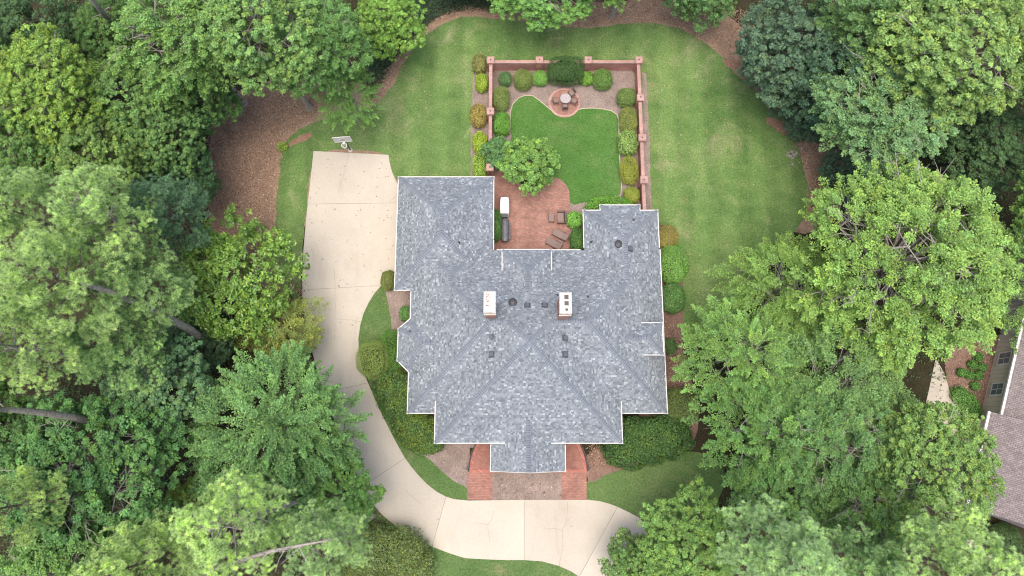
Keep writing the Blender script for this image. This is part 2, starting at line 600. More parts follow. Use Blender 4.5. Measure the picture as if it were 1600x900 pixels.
for pts, lab in (([(1196, 180), (1215, 186), (1236, 200), (1232, 212), (1218, 206), (1200, 196)], 'bare red soil at the lawn edge by dark evergreens'),
                 ([(1262, 296), (1276, 306), (1282, 330), (1268, 345), (1260, 325)], 'bare red soil at the lawn corner by the maple'),
                 ([(1122, 88), (1150, 100), (1172, 118), (1170, 128), (1146, 112)], 'bare red soil along the upper right lawn edge'),
                 ([(452, 222), (470, 212), (490, 205), (488, 212), (468, 224), (450, 230)], 'bare soil streak left of the basketball hoop')):
    sheet('bare_soil', ragged(smooth_poly(plans(pts)), .3, .2, int(pts[0][0])), .0125, M['red_soil'], lab)
# brick patio, round brick pad
PAT = [(768, 268), (800, 270), (830, 275), (860, 276), (869, 278), (878, 282), (885, 289), (889.5, 299), (890.6, 325), (892, 400), (768, 400)]
b = MB()
b.prism(plans(PAT), 0, .05)
tag(b.build('brick_patio', M['paver']), 'red brick patio between the two back wings', kind='structure')
cpx = plan(881.8, 160.7)
b = MB()
b.lathe([(1.62, 0), (1.62, .05)], 48, (cpx[0], cpx[1], 0))
pad = b.build('brick_pad', M['paver'])
tag(pad, 'round brick pad under the courtyard table', kind='structure')
b = MB()
for k in range(64):
    t = 2 * math.pi * k / 64
    b.box((cpx[0] + 1.51 * math.cos(t), cpx[1] + 1.51 * math.sin(t), .053), (.21, .135, .02), t)
e_ = b.build('edge_brick', M['coping'], pad)
e_['kind'] = 'stuff'

# driveway: outer and inner edge, split into slabs at the joints
OUT = [[(490, 236), (486, 275), (481, 319)], [(481, 319), (477, 360), (473.5, 400), (472, 453)], [(472, 453), (474, 482), (481, 520), (491, 562), (506, 614)],
       [(506, 614), (522, 655), (540, 702), (556, 738), (569, 758)], [(569, 758), (576, 778), (594, 801), (620, 824), (646, 841), (675, 854)],
       [(675, 854), (704, 865), (727, 872), (761, 874), (790, 875), (819, 875)], [(819, 875), (847, 877), (873, 884), (893, 893), (905, 901)],
       [(905, 901), (950, 935), (1000, 985)]]
INN = [[(607, 242), (609, 255), (613, 270), (618, 282), (624, 292), (632, 296), (632, 317)], [(632, 317), (632, 418), (612, 426), (596, 446)],
       [(596, 446), (586, 457), (576, 473), (568, 490), (563, 508), (560, 530), (561, 552), (567, 578), (575, 598)],
       [(575, 598), (589, 631), (606, 666), (620, 693), (633, 716)], [(633, 716), (644, 731), (656, 745), (668, 757), (682, 768), (697, 776)],
       [(697, 776), (710, 780), (731, 782), (770, 781.5), (819, 781)], [(819, 781), (870, 781), (917, 780.5), (937, 783), (952, 787), (965, 792)],
       [(965, 792), (982, 800), (997, 808), (1020, 830), (1050, 870), (1100, 950)]]
drive = empty('driveway', (0, 0, 0))
tag(drive, 'pale concrete driveway sweeping round the west and front', kind='structure')
for o_, i_ in zip(OUT, INN):
    a, c = plans(o_), plans(i_)
    g = .011

    def inset(ch):
        ch = [list(p) for p in ch]
        for k, j in ((0, 1), (-1, -2)):
            dx, dy = ch[j][0] - ch[k][0], ch[j][1] - ch[k][1]
            L = math.hypot(dx, dy)
            ch[k][0] += dx / L * g
            ch[k][1] += dy / L * g
        return [tuple(p) for p in ch]
    b = MB()
    b.prism(inset(a) + inset(c)[::-1], -.05, .035)
    o = b.build('concrete_slab', M['concrete'], drive)
# dark joint bed under the slabs and a few cracks
CR = [[(887, 783), (886, 800), (884, 818), (878, 828), (880, 845), (878, 862), (874, 884)], [(878, 828), (862, 825), (850, 827)], [(772, 798), (768, 812), (762, 820), (752, 818), (735, 816)],
      [(545, 238), (541, 262), (533, 284), (528, 300)], [(622, 302), (612, 313), (608, 319)], [(523, 420), (524, 470), (523, 530)], [(524, 498), (550, 500), (566, 503)], [(762, 820), (766, 850)], [(633, 765), (650, 782), (662, 790)]]
for ck in CR:
    b = MB()
    pts = ragged(plans(ck), .25, .035, int(ck[0][0]))[:-1]
    pts = pts[:max(3, int(len(pts) * .52) + 1)]
    w = .011
    for p, q in zip(pts[:-1], pts[1:]):
        d = Vector((q[0] - p[0], q[1] - p[1], 0))
        if d.length < 1e-4:
            continue
        nn = Vector((-d.y, d.x, 0)).normalized() * w
        b.add([(p[0] - nn.x, p[1] - nn.y, .039), (q[0] - nn.x, q[1] - nn.y, .039), (q[0] + nn.x, q[1] + nn.y, .039), (p[0] + nn.x, p[1] + nn.y, .039)], [(0, 1, 2, 3)])
    b.build('crack', M['crack'], drive)

# brick walks and curved entrance terrace
for (x0, x1, lab) in ((730.5, 769.5, 'left brick walk from driveway to porch'), (877.5, 916.5, 'right brick walk from driveway to porch')):
    b = MB()
    b.prism(plans([(x0, 737), (x1, 737), (x1, 781), (x0, 781)]), 0, .04)
    wk = b.build('brick_walk', M['paver_walk'])
    tag(wk, lab, kind='structure')
TC = plan(825, 738)
TR = abs(plan(917, 738)[0] - TC[0])
M['fan'] = m_brick('fan_brick', (.36, .17, .13), (.28, .12, .092), (.2, .13, .105), .3, .1, radial=(TC[0], TC[1], 4.5))
b = MB()
arc = [(TC[0] + TR * math.cos(t), TC[1] + TR * math.sin(t)) for t in [math.pi * k / 40 for k in range(41)]]
b.prism(arc, 0, .16)
ter = b.build('porch_terrace', M['fan'])
tag(ter, 'half round brick terrace in front of the porch', kind='structure')
b = MB()
for k in range(70):
    t = math.pi * (k + .5) / 70
    b.box((TC[0] + (TR - .16) * math.cos(t), TC[1] + (TR - .16) * math.sin(t), .172), (.26, .2, .03), t)
for k in range(24):
    for sgn in (-1, 1):
        b.box((TC[0] + sgn * (TR - .3 - k * .115), TC[1] + .12, .172), (.1, .24, .03))
o = b.build('edge_brick', M['brick'], ter)
o['kind'] = 'stuff'

# ------------------------------------------------------------------ house
PITCH = .70
EAVE = 3.2
SL = math.sqrt(1 + PITCH ** 2)


class Block:
    def __init__(self, pts, ze, gables=()):
        self.p = [Vector((a, b_)) for a, b_ in pts]       # counter-clockwise eave outline
        self.ze = ze
        n = len(self.p)
        self.edges = []
        for i in range(n):
            a, c = self.p[i], self.p[(i + 1) % n]
            d = (c - a).normalized()
            self.edges.append((a, d, Vector((-d.y, d.x)), (c - a).length, i not in gables))

    def dist(self, i, q):
        a, d, nn, L, s = self.edges[i]
        return (q - a).dot(nn)

    def inside(self, q):
        return all((q - e[0]).dot(e[2]) >= 0 for e in self.edges)

    def z(self, q):
        if not self.inside(q):
            return -1e9
        return self.ze + PITCH * min((q - e[0]).dot(e[2]) for e in self.edges if e[4])


def clip(poly, f):
    out = []
    n = len(poly)
    for i in range(n):
        a, b_ = poly[i], poly[(i + 1) % n]
        fa, fb = f(a), f(b_)
        if fa >= 0:
            out.append(a)
        if (fa > 0 and fb < 0) or (fa < 0 and fb > 0):
            out.append(a + (b_ - a) * (fa / (fa - fb)))
    return out


def rect(x0, x1, y0, y1):
    return [(x0, y0), (x1, y0), (x1, y1), (x0, y1)]


BLOCKS = [
    Block(rect(-9.14, 13.58, 1.42, 16.14), EAVE),                 # main range
    Block(rect(-10.65, -1.74, 12.42, 23.23), EAVE),               # garage
    Block(rect(-9.11, -1.72, 9.0, 17.0), EAVE + .004),            # west link
    Block(rect(6.65, 13.53, 8.0, 19.95), EAVE + .006),            # east wing
    Block(rect(8.23, 11.87, 14.0, 20.45), EAVE + .05),            # bay on the east wing
    Block(rect(-6.61, 9.43, -1.12, 14.92), 4.05),                  # tall front block
    Block(rect(-1.82, 4.58, -3.5, 5.0), EAVE, gables=(0, 2)),     # porch
    Block(rect(-.85, 3.5, 9.0, 15.72), 4.9),                      # rear dormer
    Block(rect(9.0, 13.12, 6.35, 9.12), 4.85),                    # east dormer
    Block([(-10.18, 6.02), (-9.14, 5.0), (-6.0, 5.0), (-6.0, 9.78), (-9.1, 9.78), (-10.18, 8.83)], EAVE + .01, gables=(2,)),   # west bay
]
house = empty('brick_house', (1.4, 8, 0))
tag(house, 'large brick house with slate blue hip roofs and two chimneys', 'house')


def child(o):
    """parent to the house without moving"""
    o.parent = house
    o.matrix_parent_inverse = Matrix.Translation((-1.4, -8, 0))
    return o


def roof_z(q, skip=None):
    return max([B.z(q) for k, B in enumerate(BLOCKS) if k != skip] + [-1e9])


for bi, B in enumerate(BLOCKS):
    rr = random.Random(100 + bi)
    ns = len(B.edges)
    faces = {}
    for i in range(ns):
        if not B.edges[i][4]:
            continue
        poly = [p.copy() for p in B.p]
        for j in range(ns):
            if j != i and B.edges[j][4]:
                poly = clip(poly, lambda q, i=i, j=j: B.dist(j, q) - B.dist(i, q))
        if len(poly) > 2:
            faces[i] = poly
    # roof body: sloping faces, gable ends, fascia, soffit
    mb = MB()
    for i, poly in faces.items():
        mb.add([(q.x, q.y, B.ze + PITCH * B.dist(i, q)) for q in poly], [tuple(range(len(poly)))], 0)
    th = .2
    for i in range(ns):
        a, d, nn, L, s = B.edges[i]
        c_ = a + d * L
        if s:
            mb.add([(a.x, a.y, B.ze - th), (c_.x, c_.y, B.ze - th), (c_.x, c_.y, B.ze), (a.x, a.y, B.ze)], [(0, 1, 2, 3)], 1)
        else:
            mid = (a + c_) / 2
            q = mid + nn * .001
            zt = B.z(q)
            mb.add([(a.x, a.y, B.ze - th), (c_.x, c_.y, B.ze - th), (c_.x, c_.y, B.ze), (mid.x, mid.y, zt), (a.x, a.y, B.ze)], [(0, 1, 2, 3, 4)], 1)
    mb.add([(p.x, p.y, B.ze - th) for p in B.p], [tuple(reversed(range(ns)))], 1)
    roof = child(mb.build('roof', [M['underlay'], M['white']]))
    # shingles
    V, Fc, sh = [], [], []

    def put(pts3, shade):
        b0 = len(V)
        V.extend(pts3)
        Fc.append(tuple(range(b0, b0 + len(pts3))))
        sh.extend([shade] * len(pts3))
    ex = .165 / SL
    for i, poly in faces.items():
        a, d, nn, L, s = B.edges[i]
        dmax = max(B.dist(i, q) for q in poly)
        loc = [((q - a).dot(d), (q - a).dot(nn)) for q in poly]
        slopes = []
        k = 0
        while k * ex < dmax - .02:
            d0, d1 = k * ex, min((k + 1) * ex, dmax)
            # extents of the face at both row edges
            dm = (d0 + d1) / 2
            xs = []
            for m_ in range(len(loc)):
                (s0, e0), (s1, e1) = loc[m_], loc[(m_ + 1) % len(loc)]
                for dd in (d0, d1):
                    if (e0 - dd) * (e1 - dd) < 0:
                        xs.append(s0 + (s1 - s0) * (dd - e0) / (e1 - e0))
                for (ss, ee) in ((s0, e0),):
                    if d0 - 1e-6 <= ee <= d1 + 1e-6:
                        xs.append(ss)
            if len(xs) >= 2:
                smin, smax = min(xs), max(xs)
                x = smin - rr.uniform(0, .3)
                drift = rr.gauss(0, .03)
                while x < smax:
                    w = rr.choice((.1, .13, .16, .2, .24)) + rr.uniform(-.02, .02)
                    xa, xb = max(x, smin), min(x + w, smax)
                    x += w
                    if xb - xa < .02:
                        continue
                    qm = a + d * ((xa + xb) / 2) + nn * dm
                    zz = B.ze + PITCH * dm
                    if roof_z(qm, bi) > zz + .06:
                        continue
                    cell = [Vector((xa, d0)), Vector((xb, d0)), Vector((xb, d1)), Vector((xa, d1))]
                    # clip only near the ends of a row
                    if xa < smin + ex * 2.5 or xb > smax - ex * 2.5:
                        pl = [Vector(t) for t in loc]
                        for m_ in range(len(pl)):
                            u, v_ = pl[m_], pl[(m_ + 1) % len(pl)]
                            e2 = v_ - u
                            if e2.length < 1e-6:
                                continue
                            n2 = Vector((-e2.y, e2.x))
                            cell = clip(cell, lambda q, u=u, n2=n2: (q - u).dot(n2) + 1e-7)
                            if len(cell) < 3:
                                break
                        if len(cell) < 3:
                            continue
                    lift = rr.uniform(.012, .024)
                    u_ = rr.random()
                    shade = min(1, max(0, (rr.gauss(.42, .12) if u_ < .7 else (rr.uniform(.6, .95) if u_ < .84 else rr.uniform(.05, .25))) + drift))
                    P3 = []
                    for q in cell:
                        w2 = a + d * q.x + nn * q.y
                        t = 1 - (q.y - d0) / max(1e-6, (d1 - d0))
                        P3.append((w2.x, w2.y, B.ze + PITCH * q.y + .006 + lift * t))
                    put(P3, shade)
                    wa, wb = a + d * xa + nn * d0, a + d * xb + nn * d0
                    z0 = B.ze + PITCH * d0
                    put([(wa.x, wa.y, z0), (wb.x, wb.y, z0), (wb.x, wb.y, z0 + .006 + lift), (wa.x, wa.y, z0 + .006 + lift)], shade * .4)
            k += 1
    if V:
        me = bpy.data.meshes.new('shingle')
        me.from_pydata(V, [], Fc)
        at = me.color_attributes.new('leaf', 'FLOAT_COLOR', 'POINT')
        at.data.foreach_set('color', np.repeat(np.array(sh, np.float32)[:, None], 4, 1).ravel())
        me.materials.append(M['shingle'])
        o = link(bpy.data.objects.new('shingle', me), roof)
        o['kind'] = 'stuff'
    # hip and ridge caps
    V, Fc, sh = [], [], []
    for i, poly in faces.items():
        for m_ in range(len(poly)):
            p0, p1 = poly[m_], poly[(m_ + 1) % len(poly)]
            if (p1 - p0).length < .15:
                continue
            for j in faces:
                if j > i and all(abs(B.dist(j, q) - B.dist(i, q)) < 1e-3 for q in (p0, p1)):
                    if B.dist(i, p0) > B.dist(i, p1):
                        p0, p1 = p1, p0
                    ee = (p1 - p0)
                    L3 = math.hypot(ee.length, PITCH * (B.dist(i, p1) - B.dist(i, p0)))
                    nst = max(1, int(L3 / .2))
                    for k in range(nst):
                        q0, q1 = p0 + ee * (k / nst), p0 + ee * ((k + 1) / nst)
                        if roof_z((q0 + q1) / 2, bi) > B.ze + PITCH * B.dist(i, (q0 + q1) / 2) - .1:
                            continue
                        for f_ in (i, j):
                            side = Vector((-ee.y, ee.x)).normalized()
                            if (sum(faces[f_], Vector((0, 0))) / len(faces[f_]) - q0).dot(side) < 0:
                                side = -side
                            put([(q.x, q.y, B.ze + PITCH * (q - B.edges[f_][0]).dot(B.edges[f_][2]) + .032) for q in (q0, q1, q1 + side * .19, q0 + side * .19)], 0)  # dark strip under the caps, a shadow line painted into the gaps
                    for k in range(nst):
                        q0, q1 = p0 + ee * (k / nst), p0 + ee * ((k + .8) / nst)
                        qm = (q0 + q1) / 2
                        zc = B.ze + PITCH * B.dist(i, qm)
                        if roof_z(qm, bi) > zc - .1:
                            continue
                        shade = rr.uniform(.4, 1)
                        for f_, sg in ((i, 1), (j, -1)):
                            nrm = B.edges[f_][2]
                            side = Vector((-ee.y, ee.x)).normalized()
                            cen = sum(faces[f_], Vector((0, 0))) / len(faces[f_])
                            if (cen - q0).dot(side) < 0:
                                side = -side
                            wv = side * .2
                            pts3 = []
                            for q, up in ((q0, .05), (q1, .028), (q1 + wv, .022), (q0 + wv, .044)):
                                pts3.append((q.x, q.y, B.ze + PITCH * (q - B.edges[f_][0]).dot(nrm) + up + .01))
                            put(pts3, shade)
                            a3, d3 = pts3[0], pts3[3]
                            put([a3, d3, (d3[0], d3[1], d3[2] - .045), (a3[0], a3[1], a3[2] - .045)], 0)  # cap butt in the darkest tone, its shadow put into the colour
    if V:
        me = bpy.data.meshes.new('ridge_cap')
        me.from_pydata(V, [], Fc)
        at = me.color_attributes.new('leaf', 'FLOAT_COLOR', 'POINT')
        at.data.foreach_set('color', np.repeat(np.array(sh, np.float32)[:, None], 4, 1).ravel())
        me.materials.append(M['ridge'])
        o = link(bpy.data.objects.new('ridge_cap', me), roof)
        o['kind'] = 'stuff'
    # gutters on the free eaves
    for i in range(ns):
        a, d, nn, L, s = B.edges[i]
        free = [t for t in np.linspace(.02, .98, 49) if roof_z(a + d * (L * t) - nn * .02, bi) < B.ze - .02]
        if not free:
            continue
        t0, t1 = (free[0] if free[0] > .03 else 0), (free[-1] if free[-1] < .97 else 1)
        g0, g1 = a + d * (L * t0 - (.1 if t0 == 0 else 0)), a + d * (L * t1 + (.1 if t1 == 1 else 0))
        mb = MB()
        if s:
            mid = (g0 + g1) / 2 - nn * .03
            mb.box((mid.x, mid.y, B.ze - .045), ((g1 - g0).length, .055, .12), math.atan2(d.y, d.x))
            mid2 = (g0 + g1) / 2 - nn * .062
            mb.box((mid2.x, mid2.y, B.ze + .02), ((g1 - g0).length, .02, .03), math.atan2(d.y, d.x))
            mb.build('gutter', M['white'], roof)
        else:
            mid = (a + a + d * L) / 2
            zt = B.ze + PITCH * L / 2
            for p in (a, a + d * L):
                mb.tube([(p.x - nn.x * .03, p.y - nn.y * .03, B.ze + .02), (mid.x - nn.x * .03, mid.y - nn.y * .03, zt + .02)], .03, 4)
            mb.build('rake_trim', M['white'], roof)
    # brick walls under the block, set back from the eave
    ov = .5
    ins = []
    n_ = len(B.p)
    for i in range(n_):
        e0, e1 = B.edges[i - 1], B.edges[i]
        o0 = ov if e0[4] or bi != 6 else .3
        o1 = ov if e1[4] or bi != 6 else .3
        A = Matrix(((e0[2].x, e0[2].y), (e1[2].x, e1[2].y)))
        rhs = Vector((e0[2].dot(e0[0]) + o0, e1[2].dot(e1[0]) + o1))
        ins.append(A.inverted() @ rhs)
    mb = MB()
    if bi == 6:                                            # open porch: columns
        for (cx, cy) in ((-1.3, -3.1), (.2, -3.1), (2.6, -3.1), (4.1, -3.1)):
            child(MB().lathe([(.2, 0), (.2, .15), (.15, .2), (.13, 2.7), (.2, 2.75), (.2, 2.83)], 16, (cx, cy, .16)).build('porch_column', M['white']))
    else:
        zb = 0 if bi not in (7, 8) else 3.4
        mb.prism([(q.x, q.y) for q in ins], zb, B.ze - .203 - .003 * bi)
        child(mb.build('wall', M['brick']))

# garage door faces the drive, downspout
mb = MB()
for k in range(3):
    mb.box((-10.19, 15.1 + k * 2.9, 1.2), (.06, 2.4, 2.3))
child(mb.build('garage_door', M['white']))
mb = MB()
dx, dy = plan(632.5, 454, 3)
mb.tube([(dx, dy - .05, 3.1), (dx + .1, dy + .2, 2.8), (dx + .1, dy + .32, .3), (dx + .15, dy, .12)], .05, 6)
child(mb.build('downspout', M['white']))

# chimneys
for (px, py, w_, l_, top, kind) in ((765.2, 472, .92, 1.7, 11.2, 0), (884, 473.5, .92, 1.68, 11.4, 1)):
    x, y = plan(px, py, top)
    mb = MB()
    mb.box((x, y, (top + 5.5) / 2 - .1), (w_ - .1, l_ - .1, top - 5.5 - .2))
    mb.box((x, y, top - .55), (w_ - .02, l_ - .02, .2))
    ch = child(mb.build('chimney', M['brick']))
    mb = MB()
    mb.box((x, y, top - .15), (w_ + .06, l_ + .06, .14))
    mb.box((x, y, top - .02), (w_ + .02, l_ + .02, .14), taper=.94)
    mb.box((x, y - l_ / 2 - .02, top - .75), (w_ + .05, .1, .05))
    mb.build('cap', M['cap'], ch)
    if kind:
        for k, (oy, s_) in enumerate(((.45, .34), (-.05, .34), (-.55, .2))):
            mb = MB()
            mb.box((x + .05, y + oy, top + .1), (s_ + .08, s_ + .08, .12), mi=0)
            mb.box((x + .05, y + oy, top + .155), (s_, s_, .02), mi=1)
            mb.build('flue', [M['cap'], M['dark']], ch)
    else:
        rl = random.Random(5)
        mb = MB()
        for k in range(26):
            lx, ly = x - .3 + abs(rl.gauss(0, .16)), y + rl.uniform(-.3, .78)
            mb.box((lx, ly, top + .065), (rl.uniform(.05, .12), rl.uniform(.03, .06), .012), rl.uniform(0, 3))
        o = mb.build('dead_leaf', m_plain('rust_leaf', (.3, .1, .05), .9), ch)
        o['kind'] = 'stuff'


def on_roof(px, py):
    z = 6.0
    for _ in range(12):
        x, y = plan(px, py, z)
        z = roof_z(Vector((x, y)))
        if z < 0:
            z = 4.0
    return x, y, z


for (px, py) in ((768, 527), (768, 554), (883, 528), (883, 554), (824, 477), (851, 477), (985, 389)):
    x, y, z = on_roof(px, py)
    gx = roof_z(Vector((x + .1, y))) - roof_z(Vector((x - .1, y)))
    gy = roof_z(Vector((x, y + .1))) - roof_z(Vector((x, y - .1)))
    az = math.atan2(gy, gx)
    mb = MB()
    mb.box((x, y, z + .12), (.42, .4, .2), az, ry=-math.atan(PITCH) * .55, taper=.8)
    mb.box((x, y, z + .04), (.6, .55, .03), az, ry=-math.atan(PITCH))
    child(mb.build('roof_vent', M['vent']))
for (px, py) in ((801, 473), (966, 382)):
    x, y, z = on_roof(px, py)
    mb = MB()
    mb.lathe([(.22, -.2), (.22, .12), (.36, .14), (.36, .2), (.3, .27), (.15, .33), (.02, .35)], 24, (x, y, z))
    child(mb.build('round_vent', M['dark'], None, False))
for (px, py) in ((717, 379), (990, 344), (924.5, 378), (919, 464), (871, 461), (641, 518)):
    x, y, z = on_roof(px, py)
    mb = MB()
    mb.lathe([(.16, -.12), (.08, .06), (.06, .08), (.06, .32)], 12, (x, y, z))
    child(mb.build('pipe_vent', M['dark']))

# ------------------------------------------------------------------ walled courtyard
WH = 1.55
gw = empty('garden_wall', (*plan(880, 100), 0))
tag(gw, 'red brick garden wall with square capped piers', 'wall')
gw_inv = Matrix.Translation(-Vector((*plan(880, 100), 0)))


def gchild(o):
    o.parent = gw
    o.matrix_parent_inverse = gw_inv
    return o


PZ = 1.95
piers = [(766.3, 94.5), (843, 93.5), (919.3, 92.5), (998, 91.5), (1001, 151.5), (1004, 214.5), (1007, 280.5), (766, 173), (766, 261)]
pier_xy = [plan(px, py, PZ) for px, py in piers]
yb = sum(p[1] for p in pier_xy[:4]) / 4
xr = sum(p[0] for p in pier_xy[3:7]) / 4
xl = (pier_xy[0][0] + pier_xy[7][0] + pier_xy[8][0]) / 3
pier_xy = [(xl, yb), (pier_xy[1][0], yb), (pier_xy[2][0], yb), (xr, yb)] + [(xr, p[1]) for p in pier_xy[4:7]] + [(xl, p[1]) for p in pier_xy[7:]]
for (x, y) in pier_xy:
    mb = MB()
    mb.box((x, y, PZ / 2 - .1), (.6, .6, PZ - .2))
    pr = gchild(mb.build('pier', M['brick']))
    mb = MB()
    mb.box((x, y, PZ - .17), (.68, .68, .06))
    mb.box((x, y, PZ - .1), (.74, .74, .08))
    mb.box((x, y, PZ - .03), (.72, .72, .06), taper=.9)
    mb.build('pier_cap', M['coping'], pr)
    mb = MB()
    mb.box((x, y, PZ + .02), (.16, .16, .05), taper=.6)
    mb.build('finial', M['vent'], pr)


def wall_run(a, b_, name='wall_panel'):
    A, B_ = Vector(a), Vector(b_)
    d = (B_ - A).normalized()
    A, B_ = A + d * .3, B_ - d * .3
    mid = (A + B_) / 2
    ang = math.atan2(d.y, d.x)
    mb = MB()
    mb.box((mid.x, mid.y, (WH - .12) / 2), ((B_ - A).length, .22, WH - .12), ang)
    w = gchild(mb.build(name, M['brick']))
    mb = MB()
    n = int((B_ - A).length / .085)
    r = random.Random(n)
    for k in range(n):
        p = A + (B_ - A) * ((k + .5) / n)
        mb.box((p.x, p.y, WH - .06 + r.uniform(-.003, .003)), (.076, .33 + r.uniform(-.012, .012), .12), ang)
    o = mb.build('coping_brick', M['coping'], w)
    o['kind'] = 'stuff'


for i, j in ((0, 1), (1, 2), (2, 3), (3, 4), (4, 5), (5, 6), (0, 7), (7, 8)):
    wall_run(pier_xy[i], pier_xy[j])
wall_run(pier_xy[6], (pier_xy[6][0], 19.6))
# lantern on the last western pier
lx, ly = pier_xy[8]
mb = MB()
mb.box((lx, ly - .38, 1.25), (.16, .16, .3), taper=.7)
mb.box((lx, ly - .38, 1.45), (.2, .2, .06), taper=.3)
mb.tube([(lx, ly - .3, 1.1), (lx, ly - .38, 1.1)], .02)
tag(mb.build('wall_lantern', [M['dark']]), 'small black lantern on the brick pier by garage', 'lantern')

# planter ring for the patio tree
prx, pry = plan(826, 271)
mb = MB()
for k in range(72):
    t = 2 * math.pi * k / 72
    mb.box((prx + 1.62 * math.cos(t), pry + 1.62 * math.sin(t), .21), (.3, .12, .38), t)
ring = mb.build('planter_ring', M['coping'])
tag(ring, 'raised round brick planter ring around the patio tree', 'planter')
mb = MB()
mb.lathe([(1.5, 0), (1.5, .25), (1.0, .32)], 32, (prx, pry, 0))
tag(mb.build('planter_soil', M['soil']), 'dark soil filling the round patio planter', kind='structure')


# ------------------------------------------------------------------ furniture
def parts(root, items):
    for name, mb, mat in items:
        mb.build(name, mat, root)


tx, ty = plan(883.6, 153.5, .75)
tb = empty('patio_table', (tx, ty, .05))
tag(tb, 'round pale patio table on the circular brick pad', 'table')
parts(tb, [('table_top', MB().lathe([(.5, .66), (.54, .68), (.54, .7), (.52, .715)], 32), M['table']),
           ('pedestal', MB().lathe([(.25, 0), (.25, .03), (.06, .06), (.05, .62), (.2, .66)], 16), M['bronze'])])


def patio_chair(px, py, rz, lab):
    x, y = plan(px, py, .5)
    r = empty('patio_chair', (x, y, .05), rz)
    tag(r, lab, 'chair', 'bronze chairs round the courtyard table')
    it = [('seat', MB().box((0, 0, .42), (.5, .5, .05)).box((0, 0, .46), (.46, .46, .05), taper=.9), M['cushion']),
          ('backrest', MB().box((0, -.27, .7), (.5, .045, .52), rx=rad(10)), M['bronze'])]
    for sx in (-1, 1):
        it.append(('armrest', MB().tube([(sx * .27, -.26, .66), (sx * .28, .05, .66), (sx * .27, .24, .62), (sx * .26, .24, .42)], .025), M['bronze']))
        for sy in (-1, 1):
            it.append(('leg', MB().tube([(sx * .23, sy * .22, .42), (sx * .25, sy * .25, 0)], .02), M['bronze']))
    for k in range(5):
        it.append(('back_slat', MB().box((-.18 + .09 * k, -.245, .7), (.03, .02, .46), rx=rad(10)), M['cushion']))
    parts(r, it)


patio_chair(868, 157.5, rad(-75), 'patio chair left of the round table')
patio_chair(883, 166.5, rad(0), 'patio chair below the round table nearest the lawn')
patio_chair(897.5, 158, rad(62), 'patio chair right of the round table, lower of two')
patio_chair(893.5, 145.5, rad(125), 'patio chair right of the round table, upper of two')

x, y = plan(877.5, 339.5, .5)
c = empty('club_chair', (x, y, .05), rad(90))
tag(c, 'brown club chair beside the round bright shrub on the patio', 'chair')
it = [('seat', MB().box((0, .1, .36), (.95, .62, .16), taper=.97), M['cushion']), ('base', MB().box((0, 0, .2), (1.1, .78, .16)), M['bronze']),
      ('backrest', MB().box((0, -.32, .56), (1.1, .14, .55), rx=rad(12)), M['bronze'])]
for sx in (-1, 1):
    it.append(('armrest', MB().box((sx * .56, .02, .46), (.12, .75, .3)), M['bronze']))
    for sy in (-1, 1):
        it.append(('leg', MB().box((sx * .48, sy * .3, .06), (.06, .06, .12)), M['dark']))
parts(c, it)
x, y = plan(861.5, 340, .4)
c = empty('ottoman', (x, y, .05))
tag(c, 'low brown footstool left of the club chair', 'footstool')
it = [('cushion', MB().box((0, 0, .4), (.5, .84, .1), taper=.95), M['cushion']), ('frame', MB().box((0, 0, .32), (.54, .88, .06)), M['bronze'])]
for sx in (-1, 1):
    for sy in (-1, 1):
        it.append(('leg', MB().tube([(sx * .22, sy * .38, .3), (sx * .24, sy * .4, 0)], .025), M['bronze']))
parts(c, it)


def lounger(px, py, rz, lab):
    x, y = plan(px, py, .4)
    r = empty('chaise_lounge', (x, y, .05), rz)
    tag(r, lab, 'lounger', 'brown loungers by the dark hedge')
    it = [('seat', MB().box((-.3, 0, .34), (1.0, .66, .07), taper=.97), M['cushion']),
          ('backrest', MB().box((.47, 0, .5), (.66, .66, .06), ry=rad(-30)), M['cushion']),
          ('frame', MB().box((-.05, 0, .28), (1.5, .7, .05)), M['bronze'])]
    for k in range(6):
        it.append(('strap', MB().box((-.7 + k * .16, 0, .378), (.11, .62, .012)), M['cushion']))
    for sy in (-1, 1):
        it.append(('armrest', MB().tube([(.05, sy * .36, .28), (.08, sy * .37, .55), (.5, sy * .37, .58)], .025), M['bronze']))
        for sx in (-1, 1):
            it.append(('leg', MB().tube([(sx * .62, sy * .3, .28), (sx * .66, sy * .31, 0)], .025), M['dark']))
    parts(r, it)


lounger(876, 367, rad(-30), 'brown reclining lounger nearer the dark clipped hedge, upper one')
lounger(866, 381, rad(-30), 'brown reclining lounger touching the roof edge, lower one')
x, y = plan(874.5, 379.5, .4)
c = empty('side_table', (x, y, .05), rad(-30))
tag(c, 'small brown side table between the two loungers', 'table')
it = [('table_top', MB().box((0, 0, .42), (.5, .46, .03)), M['cushion'])]
for sx in (-1, 1):
    for sy in (-1, 1):
        it.append(('leg', MB().tube([(sx * .2, sy * .18, .41), (sx * .22, sy * .2, 0)], .02), M['dark']))
parts(c, it)

